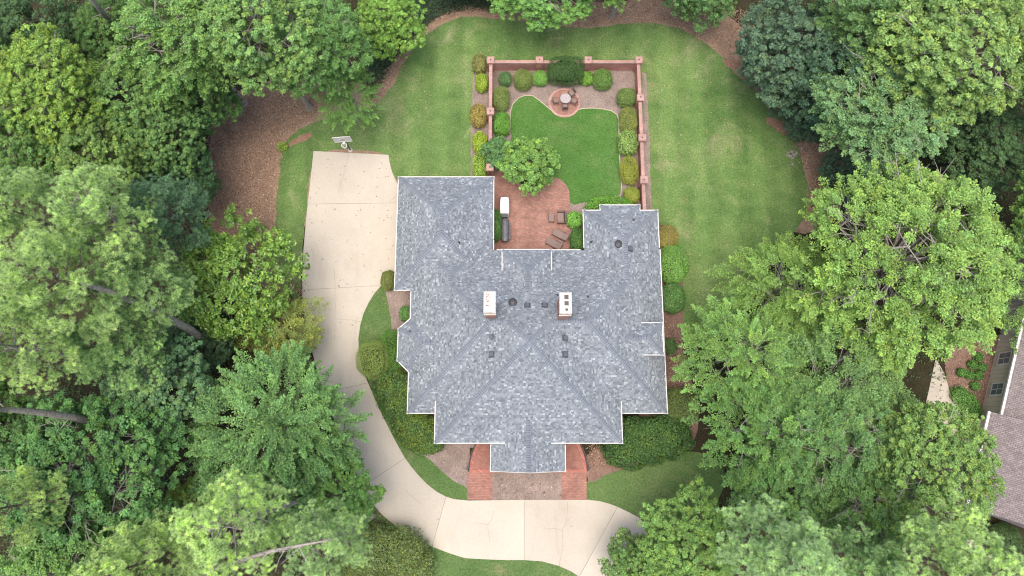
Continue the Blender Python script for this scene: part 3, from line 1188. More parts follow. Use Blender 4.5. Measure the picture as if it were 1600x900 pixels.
# covered grill and long dark counter beside the garage hedge
x, y = plan(788.3, 320, 1.1)
c = empty('covered_grill', (x, y, .05))
tag(c, 'white fabric covered grill beside the garage eave', 'grill')
mb = MB()
prof = [(-.84, .36, .0), (-.84, .36, .95), (-.5, .42, 1.14), (.35, .42, 1.16), (.84, .34, .95), (.84, .34, 0)]
ys = [-.86, -.8, -.45, .1, .5, .8, .86]
hh = [.15, .98, 1.14, 1.18, 1.16, 1.0, .15]
ww = [.4, .4, .43, .43, .41, .37, .37]
vs_, fs = [], []
for yy, h_, w_ in zip(ys, hh, ww):
    vs_ += [(-w_, yy, 0), (-w_ * .96, yy, h_ * .93), (-w_ * .5, yy, h_), (w_ * .5, yy, h_), (w_ * 1.02, yy, h_ * .9), (w_ * 1.05, yy, 0)]
for i in range(len(ys) - 1):
    for k in range(5):
        fs.append((i * 6 + k, i * 6 + k + 1, (i + 1) * 6 + k + 1, (i + 1) * 6 + k))
fs += [tuple(range(6)), tuple(reversed(range(36, 42)))]
mb.add(vs_, [f[::-1] for f in fs])
mb.build('fabric_cover', M['cover'], c)
mb = MB().box((0, -1.0, .7), (.6, .3, .06)).box((0, -1.0, .35), (.5, .26, .66))
mb.build('side_shelf', M['dark'], c)
x, y = plan(789, 359, .8)
c = empty('smoker_grill', (x, y, .05))
tag(c, 'long charcoal grey barrel grill below the white covered one', 'grill')
mb = MB()
vs_, fs = [], []
n = 9
for k in range(n):
    yy = -1.12 + 2.24 * k / (n - 1)
    rr_ = .38 * (.82 if k in (0, n - 1) else 1)
    for j in range(13):
        t = math.pi * j / 12
        vs_.append((rr_ * math.cos(t), yy, .55 + rr_ * .75 * math.sin(t)))
for k in range(n - 1):
    for j in range(12):
        fs.append((k * 13 + j, k * 13 + j + 1, (k + 1) * 13 + j + 1, (k + 1) * 13 + j))
fs += [tuple(range(13)), tuple(range((n - 1) * 13, n * 13))]
mb.add(vs_, fs)
mb.build('barrel_lid', M['grill'], c)
MB().box((0, 0, .45), (.72, 2.1, .2)).build('firebox', M['dark'], c)
MB().box((.44, 0, .5), (.18, 1.7, .03)).build('front_shelf', M['grill'], c)
MB().tube([(.36, -.6, .78), (.42, -.6, .8), (.42, .6, .8), (.36, .6, .78)], .018).build('handle', M['dark'], c)
for sx in (-1, 1):
    for sy in (-1, 1):
        MB().tube([(sx * .3, sy * .9, .4), (sx * .32, sy * .95, 0)], .03).build('leg', M['dark'], c)

# ------------------------------------------------------------------ basketball hoop
bx_, by_ = plan(547.5, 234.5)
hoop = empty('basketball_hoop', (bx_, by_, 0))
tag(hoop, 'basketball hoop with pale backboard at the driveway end', 'basketball hoop')
bcx, bcy = plan(535, 217.7, 3.45)
bcx, bcy = bcx - bx_, bcy - by_
ba = rad(5)
MB().lathe([(.24, 0), (.24, .05), (.2, .07)], 20).build('footing', M['concrete'], hoop)
MB().tube([(0, 0, 0), (0, 0, 2.6), (bcx * .5, bcy * .5 + .1, 3.25)], .07, 8).build('pole', M['dark'], hoop)
mb = MB()
for dz in (-.25, .25):
    mb.tube([(0, .02, 2.45 + dz), (bcx, bcy + .06, 3.4 + dz)], .035, 6)
mb.build('arm', M['dark'], hoop)
bdx, bdy = math.cos(ba), math.sin(ba)
mb = MB().box((bcx, bcy, 3.45), (1.6, .04, 1.02), ba)
brd = mb.build('backboard', M['board'], hoop)
mb = MB()
for (lx_, lz, sx, sz) in ((0, .5, 1.68, .08), (0, -.5, 1.68, .08), (-.8, 0, .08, 1.0), (.8, 0, .08, 1.0)):
    mb.box((bcx + lx_ * bdx, bcy + lx_ * bdy - .012, 3.45 + lz), (sx, .06, sz), ba)
mb.build('frame', M['white'], brd)
mb = MB()
for (lx_, lz, sx, sz) in ((0, .1, .66, .06), (0, -.38, .66, .06), (-.3, -.14, .06, .5), (.3, -.14, .06, .5)):
    mb.box((bcx + lx_ * bdx, bcy + lx_ * bdy - .03, 3.45 + lz), (sx, .03, sz), ba)
mb.build('target_square', M['white'], brd)
mb = MB()
for k, w_ in enumerate((.1, .06, .1, .07, .09)):
    mb.box((bcx + (-.2 + k * .1) * bdx, bcy + (-.2 + k * .1) * bdy - .03, 3.36), (w_ * .8, .02, .14), ba)
mb.build('printed_mark', M['dark'], brd)
rcx, rcy = plan(537.7, 227, 3.05)
rcx, rcy = rcx - bx_, rcy - by_
rim = MB().tube([(rcx + .25 * math.cos(t), rcy + .25 * math.sin(t), 3.05) for t in np.linspace(0, 2 * math.pi, 25)], .03, 6, caps=False).build('rim', M['white'], hoop)
mb = MB()
for k in range(12):
    t0 = 2 * math.pi * k / 12
    for dr in (-.4, .4):
        mb.tube([(rcx + .24 * math.cos(t0), rcy + .24 * math.sin(t0), 3.04), (rcx + .19 * math.cos(t0 + dr), rcy + .19 * math.sin(t0 + dr), 2.82), (rcx + .15 * math.cos(t0), rcy + .15 * math.sin(t0), 2.6)], .012, 4)
mb.build('net', M['net'], rim)
MB().box((rcx * .5 + bcx * .5, rcy * .45 + bcy * .55, 3.03), (.18, abs(bcy - rcy) * .6, .05)).build('bracket', M['white'], rim)

# ------------------------------------------------------------------ porch railings and path lamps
for sg, lab in ((-1, 'curved black iron railing left of the porch'), (1, 'curved black iron railing right of the porch')):
    r = empty('railing', (TC[0] + sg * TR, TC[1], 0))
    tag(r, lab, 'railing')
    ts = np.linspace(rad(2), rad(44), 15)
    pts = [((TR + .04) * math.cos(t) * sg - sg * TR, (TR + .04) * math.sin(t)) for t in ts]
    MB().tube([(p[0], p[1], 1.0) for p in pts], .03, 6).build('top_rail', M['dark'], r)
    MB().tube([(p[0], p[1], .32) for p in pts], .02, 6).build('bottom_rail', M['dark'], r)
    for p in pts:
        MB().tube([(p[0], p[1], .1), (p[0], p[1], 1.0)], .014, 5).build('baluster', M['dark'], r)
    for p in (pts[0], pts[-1]):
        MB().tube([(p[0], p[1], 0), (p[0], p[1], 1.12)], .05, 6).build('post', M['dark'], r)
for (px, py, lab) in ((731, 731, 'small black path lamp left of the brick walks'), (919, 733, 'small black path lamp right of the brick walks')):
    x, y = plan(px, py, .4)
    r = empty('path_lamp', (x, y, 0))
    tag(r, lab, 'lamp')
    MB().tube([(0, 0, 0), (0, 0, .45)], .025).build('stake', M['dark'], r)
    MB().lathe([(.12, .42), (.13, .5), (.04, .56)], 12).build('lamp_hood', M['vent'], r)

# ------------------------------------------------------------------ foliage meshes
def unit(v):
    return v / np.maximum(np.linalg.norm(v, axis=1, keepdims=True), 1e-9)


def rand_dirs(n, r):
    return unit(r.normal(size=(n, 3)))


def leaf_quads(pos, nrm, size, r, aspect=.55, along=None, fold=.12):
    n = len(pos)
    nrm = unit(nrm)
    t = along if along is not None else r.normal(size=(n, 3))
    t = unit(t - nrm * (t * nrm).sum(1, keepdims=True))
    b_ = np.cross(nrm, t)
    s = size[:, None] * .5
    q = np.empty((n, 4, 3))
    q[:, 0] = pos - t * s
    q[:, 1] = pos + b_ * s * aspect + nrm * s * fold - t * s * .1
    q[:, 2] = pos + t * s
    q[:, 3] = pos - b_ * s * aspect + nrm * s * fold - t * s * .1
    return q.reshape(-1, 3)


def leaf_cols(n, r, bright, hue, white=None, per=4):
    c = np.zeros((n, 3), np.float32)
    c[:, 0] = np.clip(bright, 0, 1)
    c[:, 1] = np.clip(hue, 0, 1)
    if white is not None:
        c[:, 2] = white
    return np.repeat(c, per, 0)


def dome_clumps(r, R, Hc, zc, nl, nc, flat=.75, lobe=(.34, .5), low=1.15):
    """clump centres on the lobes of a crown: radius R, half height Hc, centre height zc"""
    ga = math.pi * (3 - math.sqrt(5))
    lobes, sq = [], []
    for k in range(nl):
        f = (k + .5) / nl
        el = math.asin(max(-.9, 1 - low * f))
        az = k * ga + r.uniform(-.3, .3)
        rr_ = r.uniform(.5, .68)
        c_ = np.array([math.cos(az) * math.cos(el) * R * rr_, math.sin(az) * math.cos(el) * R * rr_, zc + math.sin(el) * Hc * .62 + r.uniform(-.1, .1) * Hc])
        lobes.append((c_, R * r.uniform(*lobe)))
        sq.append(np.array([r.uniform(.72, 1.3), r.uniform(.72, 1.3), 1.0]))
    lobes.append((np.array([R * .06, -R * .05, zc + Hc * .6]), R * sum(lobe) / 2))
    sq.append(np.array([1.1, .95, 1.0]))
    cs, ds = [], []
    for i, (c_, lr) in enumerate(lobes):
        d = rand_dirs(nc * 2, r)
        d = d[d[:, 2] > -.35][:nc]
        p = c_ + d * lr * r.uniform(.7, 1.18, (len(d), 1)) * np.array([1, 1, flat]) * sq[i]
        ok = np.ones(len(p), bool)
        for j, (c2, l2) in enumerate(lobes):
            if j != i:
                dd = (p - c2) / np.array([1, 1, flat])
                ok &= np.linalg.norm(dd, axis=1) > l2 * .72
        cs.append(p[ok])
        ds.append(d[ok])
    return np.vstack(cs), np.vstack(ds), lobes


def wood(r, R, zc, Hc, H, lobes, mat, tr=.22, fork=.45, extra=()):
    mb = MB()
    z1 = zc - Hc * .75
    z1 = max(z1, H * .2)
    top = (r.uniform(-.2, .2), r.uniform(-.2, .2), zc + Hc * .35)
    mb.tube([(0, 0, 0), (0, 0, .4), (r.uniform(-.1, .1), r.uniform(-.1, .1), z1), top], [tr * 1.5, tr * 1.1, tr * .8, tr * .25], 8)
    for c_, lr in lobes:
        zb = z1 + (c_[2] - z1) * r.uniform(0, .3)
        mid = (c_[0] * .45, c_[1] * .45, zb + (c_[2] - zb) * .6)
        mb.tube([(0, 0, zb), mid, tuple(c_)], [tr * .5, tr * .33, tr * .16], 5)
        for k in range(5):
            d = r.normal(size=3)
            d[2] = abs(d[2]) * .6
            d /= np.linalg.norm(d)
            e_ = c_ + d * lr * .95
            mb.tube([tuple(c_), tuple((c_ + e_) / 2 + r.normal(size=3) * .1), tuple(e_)], [tr * .16, tr * .1, tr * .03], 4, caps=False)
    return mb


def broad_mesh(seed, R, H, Hc, nl=9, nc=26, nleaf=140, leaf=.2, rc=(.09, .15), aspect=.6, flat=.75, upn=.7, lobe=(.34, .5), barkm='bark', hue=(.5, .16), leafm='leaf', low=1.15):
    r = np.random.default_rng(seed)
    zc = H - Hc
    cs, ds, lobes = dome_clumps(r, R, Hc, zc, nl, nc, flat, lobe, low)
    P, Nn, S, Bv, Hv = [], [], [], [], []
    for c_, d in zip(cs, ds):
        k = int(nleaf * r.uniform(.6, 1.35))
        rcl = R * r.uniform(*rc)
        dd = rand_dirs(k, r)
        dd[:, 2] = np.where(dd[:, 2] < -.3, -dd[:, 2], dd[:, 2])
        rad_ = rcl * r.uniform(.25, 1.0, (k, 1)) ** .6
        p = c_ + dd * rad_ * np.array([1.15, 1.15, .6])
        P.append(p)
        Nn.append(dd * .45 + np.array([0, 0, upn]) + d * .3 + r.normal(size=(k, 3)) * .5)
        S.append(leaf * r.uniform(.65, 1.3, k))
        cb = r.normal(0, .09)
        ch_ = r.normal(0, hue[1] * .6)
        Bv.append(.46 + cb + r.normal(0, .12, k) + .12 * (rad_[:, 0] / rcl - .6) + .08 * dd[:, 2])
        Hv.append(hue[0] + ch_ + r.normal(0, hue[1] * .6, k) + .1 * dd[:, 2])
    P, Nn, S, Bv, Hv = np.vstack(P), np.vstack(Nn), np.hstack(S), np.hstack(Bv), np.hstack(Hv)
    q = leaf_quads(P, Nn, S, r, aspect)
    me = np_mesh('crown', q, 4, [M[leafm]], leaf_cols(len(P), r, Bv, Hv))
    tr = max(.15, H * .018)
    w = wood(r, R, zc, Hc, H, lobes, barkm, tr)
    return me, w, R, H


def spray_mesh(seed, R, H, Hc, nl=9, nc=16, L=1.7, leaf=.15, nt=9, nlf=7, droop=.25, hue=(.5, .12), barkm='bark_grey', flat=.7, lobe=(.34, .5), width=.55, updir=.2):
    """crown of feathery fans: an axis twig with side twigs, leaves laid along them"""
    r = np.random.default_rng(seed)
    zc = H - Hc
    cs, ds, lobes = dome_clumps(r, R, Hc, zc, nl, nc, flat, lobe)
    P, Nn, S, Bv, Hv, A = [], [], [], [], [], []
    mbw = wood(r, R, zc, Hc, H, lobes, barkm, max(.15, H * .018))
    for c_, d in zip(cs, ds):
        out = np.array([c_[0], c_[1], 0.])
        out /= max(np.linalg.norm(out), .3)
        ax = out * .75 + d * .6 + r.normal(size=3) * .28
        ax[2] = ax[2] * .4 + updir
        ax /= np.linalg.norm(ax)
        side = np.cross(ax, [0, 0, 1.])
        side /= max(np.linalg.norm(side), 1e-6)
        up = np.cross(side, ax)
        Ln = L * r.uniform(.7, 1.3)
        cb, chh = r.normal(0, .08), r.normal(0, hue[1] * .6)
        s0 = c_ - ax * Ln * .45
        for k in range(nt):
            t = (k + .7) / nt
            base = s0 + ax * Ln * t - np.array([0, 0, droop * Ln * t * t])
            for sg in (-1, 1):
                wl = Ln * width * (1.05 - t) * (.6 + .8 * r.random()) * min(1, .35 + t * 2.2)
                td = ax * .65 + side * sg * .75 + up * r.uniform(-.15, .35)
                td /= np.linalg.norm(td)
                u = (np.arange(nlf) + r.random(nlf)) / nlf
                p = base + td * (wl * u)[:, None] + r.normal(size=(nlf, 3)) * .05 - np.array([0, 0, 1.]) * (droop * wl * u * u * .6)[:, None]
                P.append(p)
                Nn.append(np.tile(up * .8 + np.array([0, 0, .5]), (nlf, 1)) + r.normal(size=(nlf, 3)) * .4)
                A.append(np.tile(td, (nlf, 1)) + r.normal(size=(nlf, 3)) * .6)
                S.append(leaf * r.uniform(.7, 1.3, nlf))
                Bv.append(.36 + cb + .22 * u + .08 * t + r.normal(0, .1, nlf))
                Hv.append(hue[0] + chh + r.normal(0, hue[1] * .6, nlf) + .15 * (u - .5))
    P, Nn, S, Bv, Hv, A = np.vstack(P), np.vstack(Nn), np.hstack(S), np.hstack(Bv), np.hstack(Hv), np.vstack(A)
    q = leaf_quads(P, Nn, S, r, .55, A)
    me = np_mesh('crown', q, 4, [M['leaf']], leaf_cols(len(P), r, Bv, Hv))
    return me, mbw, R, H


def pine_mesh(seed, R, H, Hc, nb=22, nsub=6, ntuft=13, nn=16, nl=.3, rp=.55, bare=0.0):
    """pine: branches in whorls up the trunk, ending in puffs of needle tufts"""
    r = np.random.default_rng(seed)
    mb = MB()
    tr = max(.16, H * .009)
    lean = r.normal(0, .25, 2)
    mb.tube([(0, 0, 0), (lean[0] * .3, lean[1] * .3, H * .4), (lean[0] * .7, lean[1] * .7, H * .75), (lean[0], lean[1], H * .985)], [tr * 1.25, tr, tr * .65, tr * .15], 8)
    C, D = [], []
    for k in range(nb):
        f = (k + .5) / nb
        z0 = H - 2 * Hc + 2 * Hc * f * .97
        Ln = R * (1.02 - .72 * max(0, f - .25) / .75) * r.uniform(.72, 1.08) if f > .25 else R * (.55 + 1.6 * f) * r.uniform(.7, 1.05)
        az = k * 2.4 + r.uniform(-.5, .5)
        ox, oy = lean * (z0 / H)
        dirv = np.array([math.cos(az), math.sin(az), 0])
        rise = .1 + .5 * f
        tip = np.array([ox, oy, z0]) + dirv * Ln + np.array([0, 0, Ln * rise])
        b0 = np.array([ox, oy, z0])
        m1 = b0 * .5 + tip * .5 - np.array([0, 0, Ln * .07]) + r.normal(size=3) * .12
        mb.tube([tuple(b0), tuple(m1), tuple(tip)], [tr * .32, tr * .2, tr * .06], 5, caps=False)
        for s_ in range(nsub):
            t = .35 + .65 * (s_ + r.random() * .7) / nsub
            base = (1 - t) ** 2 * b0 + 2 * t * (1 - t) * m1 + t * t * tip
            sd_ = np.cross(dirv, [0, 0, 1]) * (1 if s_ % 2 else -1)
            e_ = base + (dirv * .5 + sd_ * r.uniform(.4, 1.1)) * Ln * .34 * (1.15 - t * .6) + np.array([0, 0, r.uniform(.1, .55)])
            mb.tube([tuple(base), tuple(e_)], [tr * .12, tr * .03], 4, caps=False)
            if r.random() > bare:
                C.append(e_)
                D.append(unit((e_ - b0)[None] * [1, 1, .4] + [0, 0, .7])[0])
        C.append(tip)
        D.append(unit((tip - b0)[None] * [1, 1, .4] + [0, 0, .7])[0])
    C, D = np.array(C), np.array(D)
    nC = len(C)
    # tufts
    k = ntuft
    td = rand_dirs(nC * k, r)
    td[:, 2] = np.where(td[:, 2] < -.2, -td[:, 2], td[:, 2])
    rr_ = rp * r.uniform(.6, 1.4, nC).repeat(k)[:, None] * r.uniform(.45, 1, (nC * k, 1))
    tp = C.repeat(k, 0) + td * rr_ * np.array([1, 1, .62])
    tdir = unit(td * .8 + D.repeat(k, 0) * .6 + np.array([0, 0, .35]))
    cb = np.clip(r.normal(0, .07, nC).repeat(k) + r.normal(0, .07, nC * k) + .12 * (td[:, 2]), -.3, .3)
    # needles
    m_ = nn
    nd = unit(tdir.repeat(m_, 0) * .75 + rand_dirs(nC * k * m_, r) * .85)
    p0 = tp.repeat(m_, 0)
    ln = nl * r.uniform(.75, 1.2, (len(p0), 1))
    sdv = unit(np.cross(nd, np.array([0, 0, 1.])) + rand_dirs(len(p0), r) * .35)
    tri = np.empty((len(p0), 3, 3))
    tri[:, 0] = p0 + sdv * .021
    tri[:, 1] = p0 - sdv * .021
    tri[:, 2] = p0 + nd * ln
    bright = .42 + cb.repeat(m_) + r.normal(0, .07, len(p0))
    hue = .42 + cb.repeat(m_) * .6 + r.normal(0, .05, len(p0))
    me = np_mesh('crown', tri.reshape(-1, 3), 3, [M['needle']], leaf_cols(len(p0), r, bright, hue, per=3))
    return me, mb, R, H


def add_bare(mb, r, R, zc, Hc, n=9):
    """bare pale limbs that stick out of the leaves"""
    for k in range(n):
        az = r.uniform(0, 6.28)
        b0 = np.array([math.cos(az) * R * .3, math.sin(az) * R * .3, zc + Hc * .3])
        e0 = np.array([math.cos(az + .3) * R * r.uniform(.55, .9), math.sin(az + .3) * R * r.uniform(.55, .9), zc + Hc * r.uniform(.55, .85)])
        m0 = (b0 + e0) / 2 + r.normal(size=3) * .3
        mb.tube([tuple(b0), tuple(m0), tuple(e0)], [.05, .035, .015], 4, caps=False)
        for q in range(4):
            s0 = m0 + (e0 - m0) * r.uniform(.2, 1)
            t0 = s0 + r.normal(size=3) * [.7, .7, .25] + [0, 0, .25]
            mb.tube([tuple(s0), tuple((s0 + t0) / 2 + r.normal(size=3) * .08), tuple(t0)], [.022, .016, .008], 4, caps=False)


PROTO = {}


def proto(key, res, barkm, bare=0, Hc=4, seed=0):
    me, w, R, H = res
    if bare:
        add_bare(w, np.random.default_rng(seed + 99), R, H - Hc, Hc, bare)
    wo = w.build('trunk', M[barkm])
    tm = wo.data
    bpy.data.objects.remove(wo)
    PROTO[key] = (me, tm, R, H)


proto('oak', broad_mesh(11, 5.2, 15, 4.6, 17, 130, 58, .16, (.02, .07), low=1.35, upn=.9), 'bark_grey', 6, 4.6, 1)
proto('oak2', spray_mesh(12, 5.0, 15, 4.2, 16, 66, .95, .16, 6, 7, .15, (.46, .13), lobe=(.27, .44), width=.6), 'bark_grey', 8, 4.2, 2)
proto('maple', spray_mesh(13, 8.6, 16, 5.2, 42, 50, 1.05, .17, 6, 6, .12, (.5, .13), lobe=(.17, .28), width=.62), 'bark_grey', 8, 5.2, 3)
proto('fine', broad_mesh(14, 4.2, 12, 4.0, 14, 125, 58, .135, (.02, .075), lobe=(.3, .48), low=1.35, upn=.9), 'bark')
proto('dense', broad_mesh(15, 4.0, 10, 4.6, 15, 110, 48, .155, (.03, .09), lobe=(.34, .52), hue=(.42, .12), low=1.6, upn=.8), 'bark')
proto('magnolia', broad_mesh(16, 4.6, 9, 4.0, 15, 96, 27, .25, (.03, .09), .5, .8, .5, (.34, .5), hue=(.48, .16), leafm='gloss_leaf', low=1.4), 'bark')
proto('elm', spray_mesh(21, 5.6, 11, 4.0, 16, 34, 1.8, .15, 9, 8, .3, (.5, .12), width=.5), 'bark_grey')
proto('elm2', spray_mesh(22, 5.2, 11, 4.0, 15, 34, 1.6, .155, 9, 8, .2, (.48, .12), width=.46), 'bark_grey')
proto('dogwood', spray_mesh(23, 6.6, 9, 3.6, 18, 34, 2.2, .165, 12, 8, .12, (.46, .1), 'bark', .55, (.3, .44), .34, .3), 'bark')
proto('pine', pine_mesh(31, 4.6, 24, 5.0, 28, 7, 11, 40, .25, .68), 'bark')
proto('pine2', pine_mesh(32, 4.4, 23, 4.2, 24, 6, 11, 40, .25, .68, .15), 'bark_grey')
proto('pine3', pine_mesh(33, 4.2, 22, 4.6, 26, 7, 11, 40, .24, .7, .05), 'bark')
proto('acer', spray_mesh(24, 3.2, 4.5, 2.2, 10, 26, 1.1, .13, 7, 6, .2, (.55, .12), 'bark', .6, (.32, .46), .6, .15), 'bark')
proto('crape', broad_mesh(17, 2.4, 5.5, 2.4, 11, 46, 44, .2, (.07, .12), .5, .8, .6, (.36, .5), hue=(.48, .16), low=1.6), 'bark')


def tree(key, px, py, rpx, h, col, label, cat='tree', group=None, ry=None, name=None, rz=None):
    me, tm, R, H = PROTO[key]
    zc = h * .78
    x, y = plan(px, py, zc)
    m_ = mpp(px, py, zc)
    k = rpx * m_ / R
    ky = (ry or rpx) * m_ / R
    t = empty(name or {'pine': 'pine_tree', 'pine2': 'pine_tree', 'pine3': 'pine_tree', 'magnolia': 'magnolia_tree', 'acer': 'japanese_maple', 'dogwood': 'spreading_tree', 'elm': 'feathery_tree', 'elm2': 'feathery_tree', 'maple': 'maple_tree'}.get(key, 'broadleaf_tree'), (x, y, 0))
    t.scale = (k, ky, h / H)
    rz_ = random.Random(int(px * 7 + py * 13)).uniform(0, 6.28) if rz is None else rz
    if abs(k - ky) > 1e-6:
        rz_ = 0.0 if rz is None else rz
    t.rotation_euler = (0, 0, rz_)
    tag(t, label, cat, group)
    o = bpy.data.objects.new('trunk', tm)
    link(o, t)
    o = bpy.data.objects.new('crown', me)
    o.color = (col[0] * 1.0, col[1] * 1.17, col[2] * 1.02, 1)
    link(o, t)
    return t


YG, G1, G2, DK, BL = (.17, .22, .055), (.1, .165, .045), (.075, .13, .042), (.05, .085, .035), (.09, .15, .075)
GW = 'woodland trees'
GP = 'tall pines'
# ---- woods on the left
tree('dense', 40, 40, 75, 13, DK, 'dark green tree in the top left photo corner', group=GW)
tree('oak', 75, 135, 92, 17, (.155, .22, .05), 'bright yellow green tree near the top left corner', group=GW)
tree('fine', 175, 45, 60, 13, G2, 'tree beside the bare leaning trunk at the top left', group=GW)
tree('oak2', 285, 45, 100, 17, (.13, .2, .06), 'light green broadleaf tree at top edge, left of the pale branched one', group=GW)
tree('oak', 405, 45, 105, 18, (.125, .195, .065), 'big light green tree with pale bare branches above the straw bed', group=GW)
tree('oak2', 505, 70, 74, 15, (.1, .17, .055), 'tree overhanging the brown bed, right of the pale branched one', group=GW)
tree('elm2', 538, 145, 46, 9, (.13, .21, .06), 'light green tree reaching over the lawn above the basketball hoop', group=GW)
tree('dense', 603, 20, 52, 9, (.15, .23, .05), 'vivid yellow green tree at the top edge by the ivy', group=GW)
tree('fine', 215, 150, 75, 14, (.105, .17, .055), 'mid green tree right of the yellow green one', group=GW)
tree('dense', 290, 135, 62, 12, G2, 'dark rounded tree left of the brown leaf bed top', group=GW)
tree('fine', 245, 210, 62, 12, (.1, .165, .06), 'fine leaved tree left of the brown leaf bed', group=GW)
tree('dense', 272, 262, 56, 9, (.06, .11, .045), 'dark green tree touching the brown leaf bed', group=GW)
tree('fine', 40, 230, 70, 15, (.11, .18, .06), 'green tree at the left edge above the pines', group=GW)
tree('fine', 150, 255, 68, 14, (.13, .19, .06), 'light leafy tree just above the left pines', group=GW)
tree('pine', 60, 345, 90, 23, (0.339, 0.397, 0.190), 'pine at the left edge, uppermost', group=GP)
tree('pine2', 175, 345, 80, 22, (0.339, 0.407, 0.190), 'pine left of the magnolia, upper one', group=GP)
tree('pine3', 265, 330, 68, 16, (0.123, 0.189, 0.116), 'bluish darker pine next to the brown leaf bed', group=GP)
tree('pine', 110, 440, 105, 25, (0.339, 0.397, 0.179), 'large pine left of the magnolia with leaning trunk', group=GP)
tree('pine3', 225, 450, 80, 19, (0.291, 0.362, 0.167), 'pine directly left of the magnolia', group=GP)
tree('pine2', 40, 540, 88, 24, (0.362, 0.416, 0.190), 'pine at the left edge, middle height', group=GP)
tree('pine', 185, 545, 75, 17, (0.250, 0.334, 0.148), 'pine above the bluish tree', group=GP)
tree('magnolia', 355, 430, 98, 9.5, (.13, .2, .04), 'magnolia with large yellow green leaves beside the driveway lawn', 'tree', name='magnolia_tree')
tree('acer', 442, 512, 58, 4.6, (.185, .2, .06), 'olive gold japanese maple at the driveway edge', 'tree')
tree('acer', 395, 515, 38, 4.0, (.12, .13, .04), 'small olive shrub tree behind the gold one', 'tree', name='small_tree')
tree('dense', 305, 520, 60, 6, (.05, .085, .04), 'low dark tree in the gap below the magnolia', group=GW)
tree('dogwood', 424, 660, 130, 11, (.12, .195, .07), 'wide spreading blue green tree leaning over the driveway', 'tree')
tree('fine', 235, 605, 85, 12, (.085, .145, .075), 'bluish green tree between pines and spreading tree', group=GW)
tree('oak', 130, 745, 135, 15, (.068, .135, .045), 'large dark green tree in lower left woods', group=GW)
tree('fine', 50, 690, 70, 13, (.075, .135, .05), 'tree at the left edge under the fallen pale trunk', group=GW)
tree('fine', 295, 810, 60, 9, (.13, .18, .045), 'yellow green tree in the gap above bottom pines', group=GW)
tree('fine', 525, 770, 66, 8, (.1, .18, .05), 'fresh green tree below the spreading tree near driveway', group=GW)
tree('fine', 435, 775, 66, 10, (.085, .15, .055), 'green tree behind the bottom pine branches', group=GW)
tree('pine2', 385, 810, 92, 24, (0.402, 0.463, 0.211), 'pale pine with bare grey limbs at the bottom', group=GP)
tree('pine3', 225, 875, 80, 22, (0.391, 0.444, 0.200), 'pale pine at the bottom, left of the bare limbed one', group=GP)
tree('pine2', 515, 850, 76, 20, (0.310, 0.379, 0.190), 'pine at the bottom reaching toward the driveway', group=GP)
tree('pine', 20, 790, 66, 23, (0.381, 0.427, 0.190), 'pale pine at the left edge, lowest', group=GP)
tree('pine', 300, 955, 90, 24, (0.362, 0.407, 0.190), 'pine cut by the bottom edge left of centre', group=GP)
tree('oak2', 100, 905, 110, 15, G1, 'dark tree cut by the bottom left corner', group=GW)
tree('oak', -70, 640, 90, 16, G1, 'broad tree cut by the left edge low down', group=GW)
tree('oak2', -70, 120, 90, 17, G1, 'broad tree cut by the left edge high up', group=GW)
# ---- top edge
tree('oak', 850, -25, 82, 8, (.1, .185, .05), 'green tree at the top edge above the courtyard', group=GW)
tree('dense', 735, -85, 70, 9, DK, 'dark tree beyond the ivy at the top edge', group=GW)
tree('dense', 1110, -38, 58, 9, (.085, .14, .05), 'green tree at the top edge above the straw bed', group=GW)
tree('oak2', 980, -70, 80, 12, G1, 'tree beyond the top edge of the straw bed', group=GW)
# ---- right side
tree('dense', 1250, 55, 88, 12, (.07, .105, .065), 'large dark grey green tree at the upper right lawn corner', group=GW)
tree('dense', 1208, 85, 38, 8, (.085, .125, .075), 'dark grey green tree tip over the upper right lawn', group=GW)
tree('dense', 1330, 110, 75, 13, (.06, .1, .06), 'dark tree behind the grey green one', group=GW)
tree('dense', 1235, 140, 34, 5, (.06, .1, .06), 'dark rounded evergreen on the red bare soil', group=GW)
tree('dense', 1272, 185, 36, 5, (.055, .09, .055), 'dark evergreen shrub tree beside the lawn bay', group=GW)
tree('oak2', 1385, 180, 100, 14, (.125, .19, .085), 'pale green tree with silver twigs at upper right', group=GW)
tree('oak', 1490, 75, 135, 18, (.14, .2, .065), 'large light green tree in the upper right corner', group=GW)
tree('oak2', 1375, 10, 90, 16, (.1, .16, .06), 'tree at the top edge left of the corner tree', group=GW)
tree('dense', 1560, 215, 75, 9, (.05, .085, .035), 'shaded dark tree at right edge above the big maple', group=GW)
tree('dense', 1340, 265, 45, 5, (.06, .09, .06), 'dim grey green shrub tree in the gap above the maple', group=GW)
tree('maple', 1425, 402, 196, 16, (.155, .225, .06), 'very large bright green maple on the right', 'tree', rz=.4)
tree('elm', 1230, 445, 86, 10, (.145, .21, .055), 'feathery yellow green tree reaching over the east lawn', group=GW)
tree('elm2', 1165, 550, 88, 10, (.125, .195, .055), 'feathery green tree nearest the east side of house', group=GW)
tree('elm', 1310, 590, 105, 11, (.125, .19, .065), 'feathery tree below the big maple', group=GW)
tree('elm2', 1200, 672, 92, 11, (.1, .17, .05), 'feathery mid green tree right of the front hedge', group=GW)
tree('oak2', 1300, 690, 95, 12, (.09, .15, .05), 'mid green tree in the centre of the right woods', group=GW)
tree('oak', 1455, 735, 112, 14, (.125, .185, .055), 'broad light green tree beside the neighbouring roof', group=GW)
tree('fine', 1230, 760, 85, 10, (.08, .14, .045), 'dark green tree above the right bottom pines', group=GW)
tree('oak2', 1370, 790, 80, 12, (.1, .16, .05), 'green tree between the two right bottom pines', group=GW)
tree('fine', 1085, 855, 84, 9, (.115, .185, .05), 'green tree at the bottom right of the driveway', group=GW)
